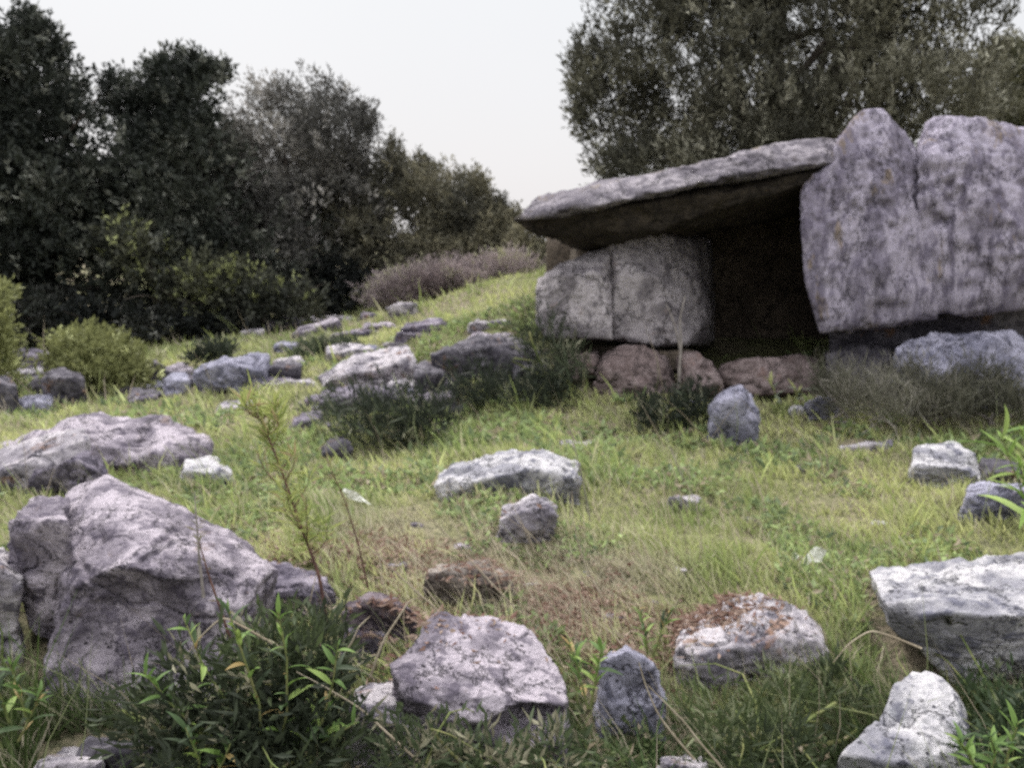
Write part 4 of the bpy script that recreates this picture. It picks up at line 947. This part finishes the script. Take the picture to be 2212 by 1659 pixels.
leafy('leafy_plant', 'leafy dark green plant at the bottom with bright tips, before the largest boulder',
      [[(560, 1680), (520, 1560, .05), (440, 1440, .05), (395, 1330, .1)], [(570, 1680), (560, 1520), (520, 1400), (490, 1310)], [(580, 1680), (620, 1540), (620, 1420), (600, 1320)],
       [(540, 1680), (450, 1600), (370, 1520), (310, 1450)], [(600, 1680), (690, 1580), (720, 1470), (730, 1390)], [(560, 1690), (640, 1620), (700, 1600), (770, 1560)], [(560, 1690), (500, 1640), (440, 1610), (400, 1585)]],
      1.85, 22, 101, w=[.27, .15, .22, .07, .2, .09], scale=.72)
leafy('leafy_plant', 'small bright plant sprouting at the bottom edge by the dark grass', [[(430, 1700), (430, 1640), (400, 1570)], [(440, 1700), (480, 1650), (500, 1600)]], 1.75, 12, 102, scale=.7)
leafy('leafy_plant', 'long bright green leaves rising at the right picture edge', [[(2235, 1160), (2215, 1080), (2180, 990), (2160, 930)], [(2240, 1160), (2240, 1070), (2225, 980), (2205, 930)], [(2245, 1160), (2225, 1060), (2200, 1000)]], 3.2, 16, 103, scale=1.3, meshes=LMs, cat='plant')
leafy('leafy_plant', 'green leafy tuft at the lower right corner', [[(2120, 1700), (2100, 1640), (2070, 1600)], [(2160, 1700), (2180, 1620), (2200, 1560)], [(2140, 1700), (2150, 1630), (2140, 1590)]], 1.8, 16, 104, scale=.7, w=[.35, .25, .2, .1, .05, .05])
leafy('leafy_plant', 'bright green tuft between the flat slab and the pale broken edged stone', [[(1400, 1420), (1395, 1370), (1380, 1310)], [(1410, 1420), (1430, 1360), (1450, 1320)]], 2.55, 16, 105, scale=.6)
leafy('leafy_plant', 'yellow green tuft squeezed against the right end of the flat pitted slab', [[(1270, 1530), (1250, 1450), (1230, 1390)], [(1275, 1530), (1290, 1450), (1300, 1400)]], 2.2, 18, 106, scale=.7, w=[.2, .3, .1, .35, 0.0, .05])
leafy('leafy_plant', 'green tuft hanging at the left edge under the pale cut off stone', [[(60, 1560), (40, 1490), (20, 1430)], [(20, 1560), (0, 1500), (-20, 1450)], [(40, 1600), (70, 1540), (90, 1490)]], 2.1, 18, 107, scale=.7, w=[.3, .2, .2, .1, .15, .05])
leafy('leafy_plant', 'pale green blade plant between the two blue grey stones at the chamber mouth', [[(1690, 885), (1675, 850), (1655, 815)], [(1700, 885), (1720, 860), (1730, 840)]], 5.6, 8, 108, meshes=[leaf_shape(.16, .035, (.22, .26, .20)), leaf_shape(.14, .03, (.30, .31, .13))])

# white scraps
def m_plain(name, c, rough=.7):
    m, nt, b, o = new_mat(name)
    tc = N(nt, 'ShaderNodeTexCoord'); n = N(nt, 'ShaderNodeTexNoise', Scale=60.0, Detail=4.0); nt.links.new(tc.outputs['Object'], n.inputs['Vector'])
    nt.links.new(mixc(nt, ramp(nt, n.outputs['Fac'], .3, .7), c, tuple(x * .85 for x in c)), b.inputs['Base Color']); b.inputs['Roughness'].default_value = rough
    return m
PAPER = m_plain('paper', (.78, .78, .72))
def scrap(name, label, u0, v0, w_, h_, Y, poly, seed, cat):
    r = np.random.default_rng(seed)
    bm = bmesh.new()
    vs = [bm.verts.new(P(u0 + a * w_, v0 + b_ * h_, Y + r.uniform(-.012, .012))) for a, b_ in poly]
    bm.faces.new(vs)
    bmesh.ops.triangulate(bm, faces=bm.faces[:])
    bmesh.ops.subdivide_edges(bm, edges=bm.edges[:], cuts=2, use_grid_fill=True)
    for v in bm.verts: v.co += Vector(r.normal(size=3) * .003)
    geo = bmesh.ops.extrude_face_region(bm, geom=bm.faces[:])
    for v in [g for g in geo['geom'] if isinstance(g, bmesh.types.BMVert)]: v.co += Vector((0, .002, -.001))
    bmesh.ops.recalc_face_normals(bm, faces=bm.faces[:])
    c = sum((v.co for v in bm.verts), Vector()) / len(bm.verts)
    for v in bm.verts: v.co -= c
    me = bpy.data.meshes.new(name); bm.to_mesh(me); bm.free(); me.materials.append(PAPER)
    o = link(name, me, None, c); tag(o, label, cat); return o
Ys = hit(1750, 1225) - .06
scrap('paper_scrap', 'crumpled white scrap of paper lying in the grass above the pale broken edged stone', 1715, 1178, 70, 48, Ys, [(0, .3), (.2, .45), (.35, .5), (.62, .15), (.75, 0), (1, .2), (.9, .7), (.75, .9), (.6, .65), (.35, .95), (.15, .8)], 1, 'paper')
Ys = hit(770, 1090) - .08
scrap('white_petal', 'thin white scrap lying in the grass right of the tallest weed', 740, 1053, 62, 38, Ys, [(0, 0), (.35, .15), (.65, .45), (1, 1), (.6, .8), (.25, .65), (.08, .35)], 2, 'scrap')
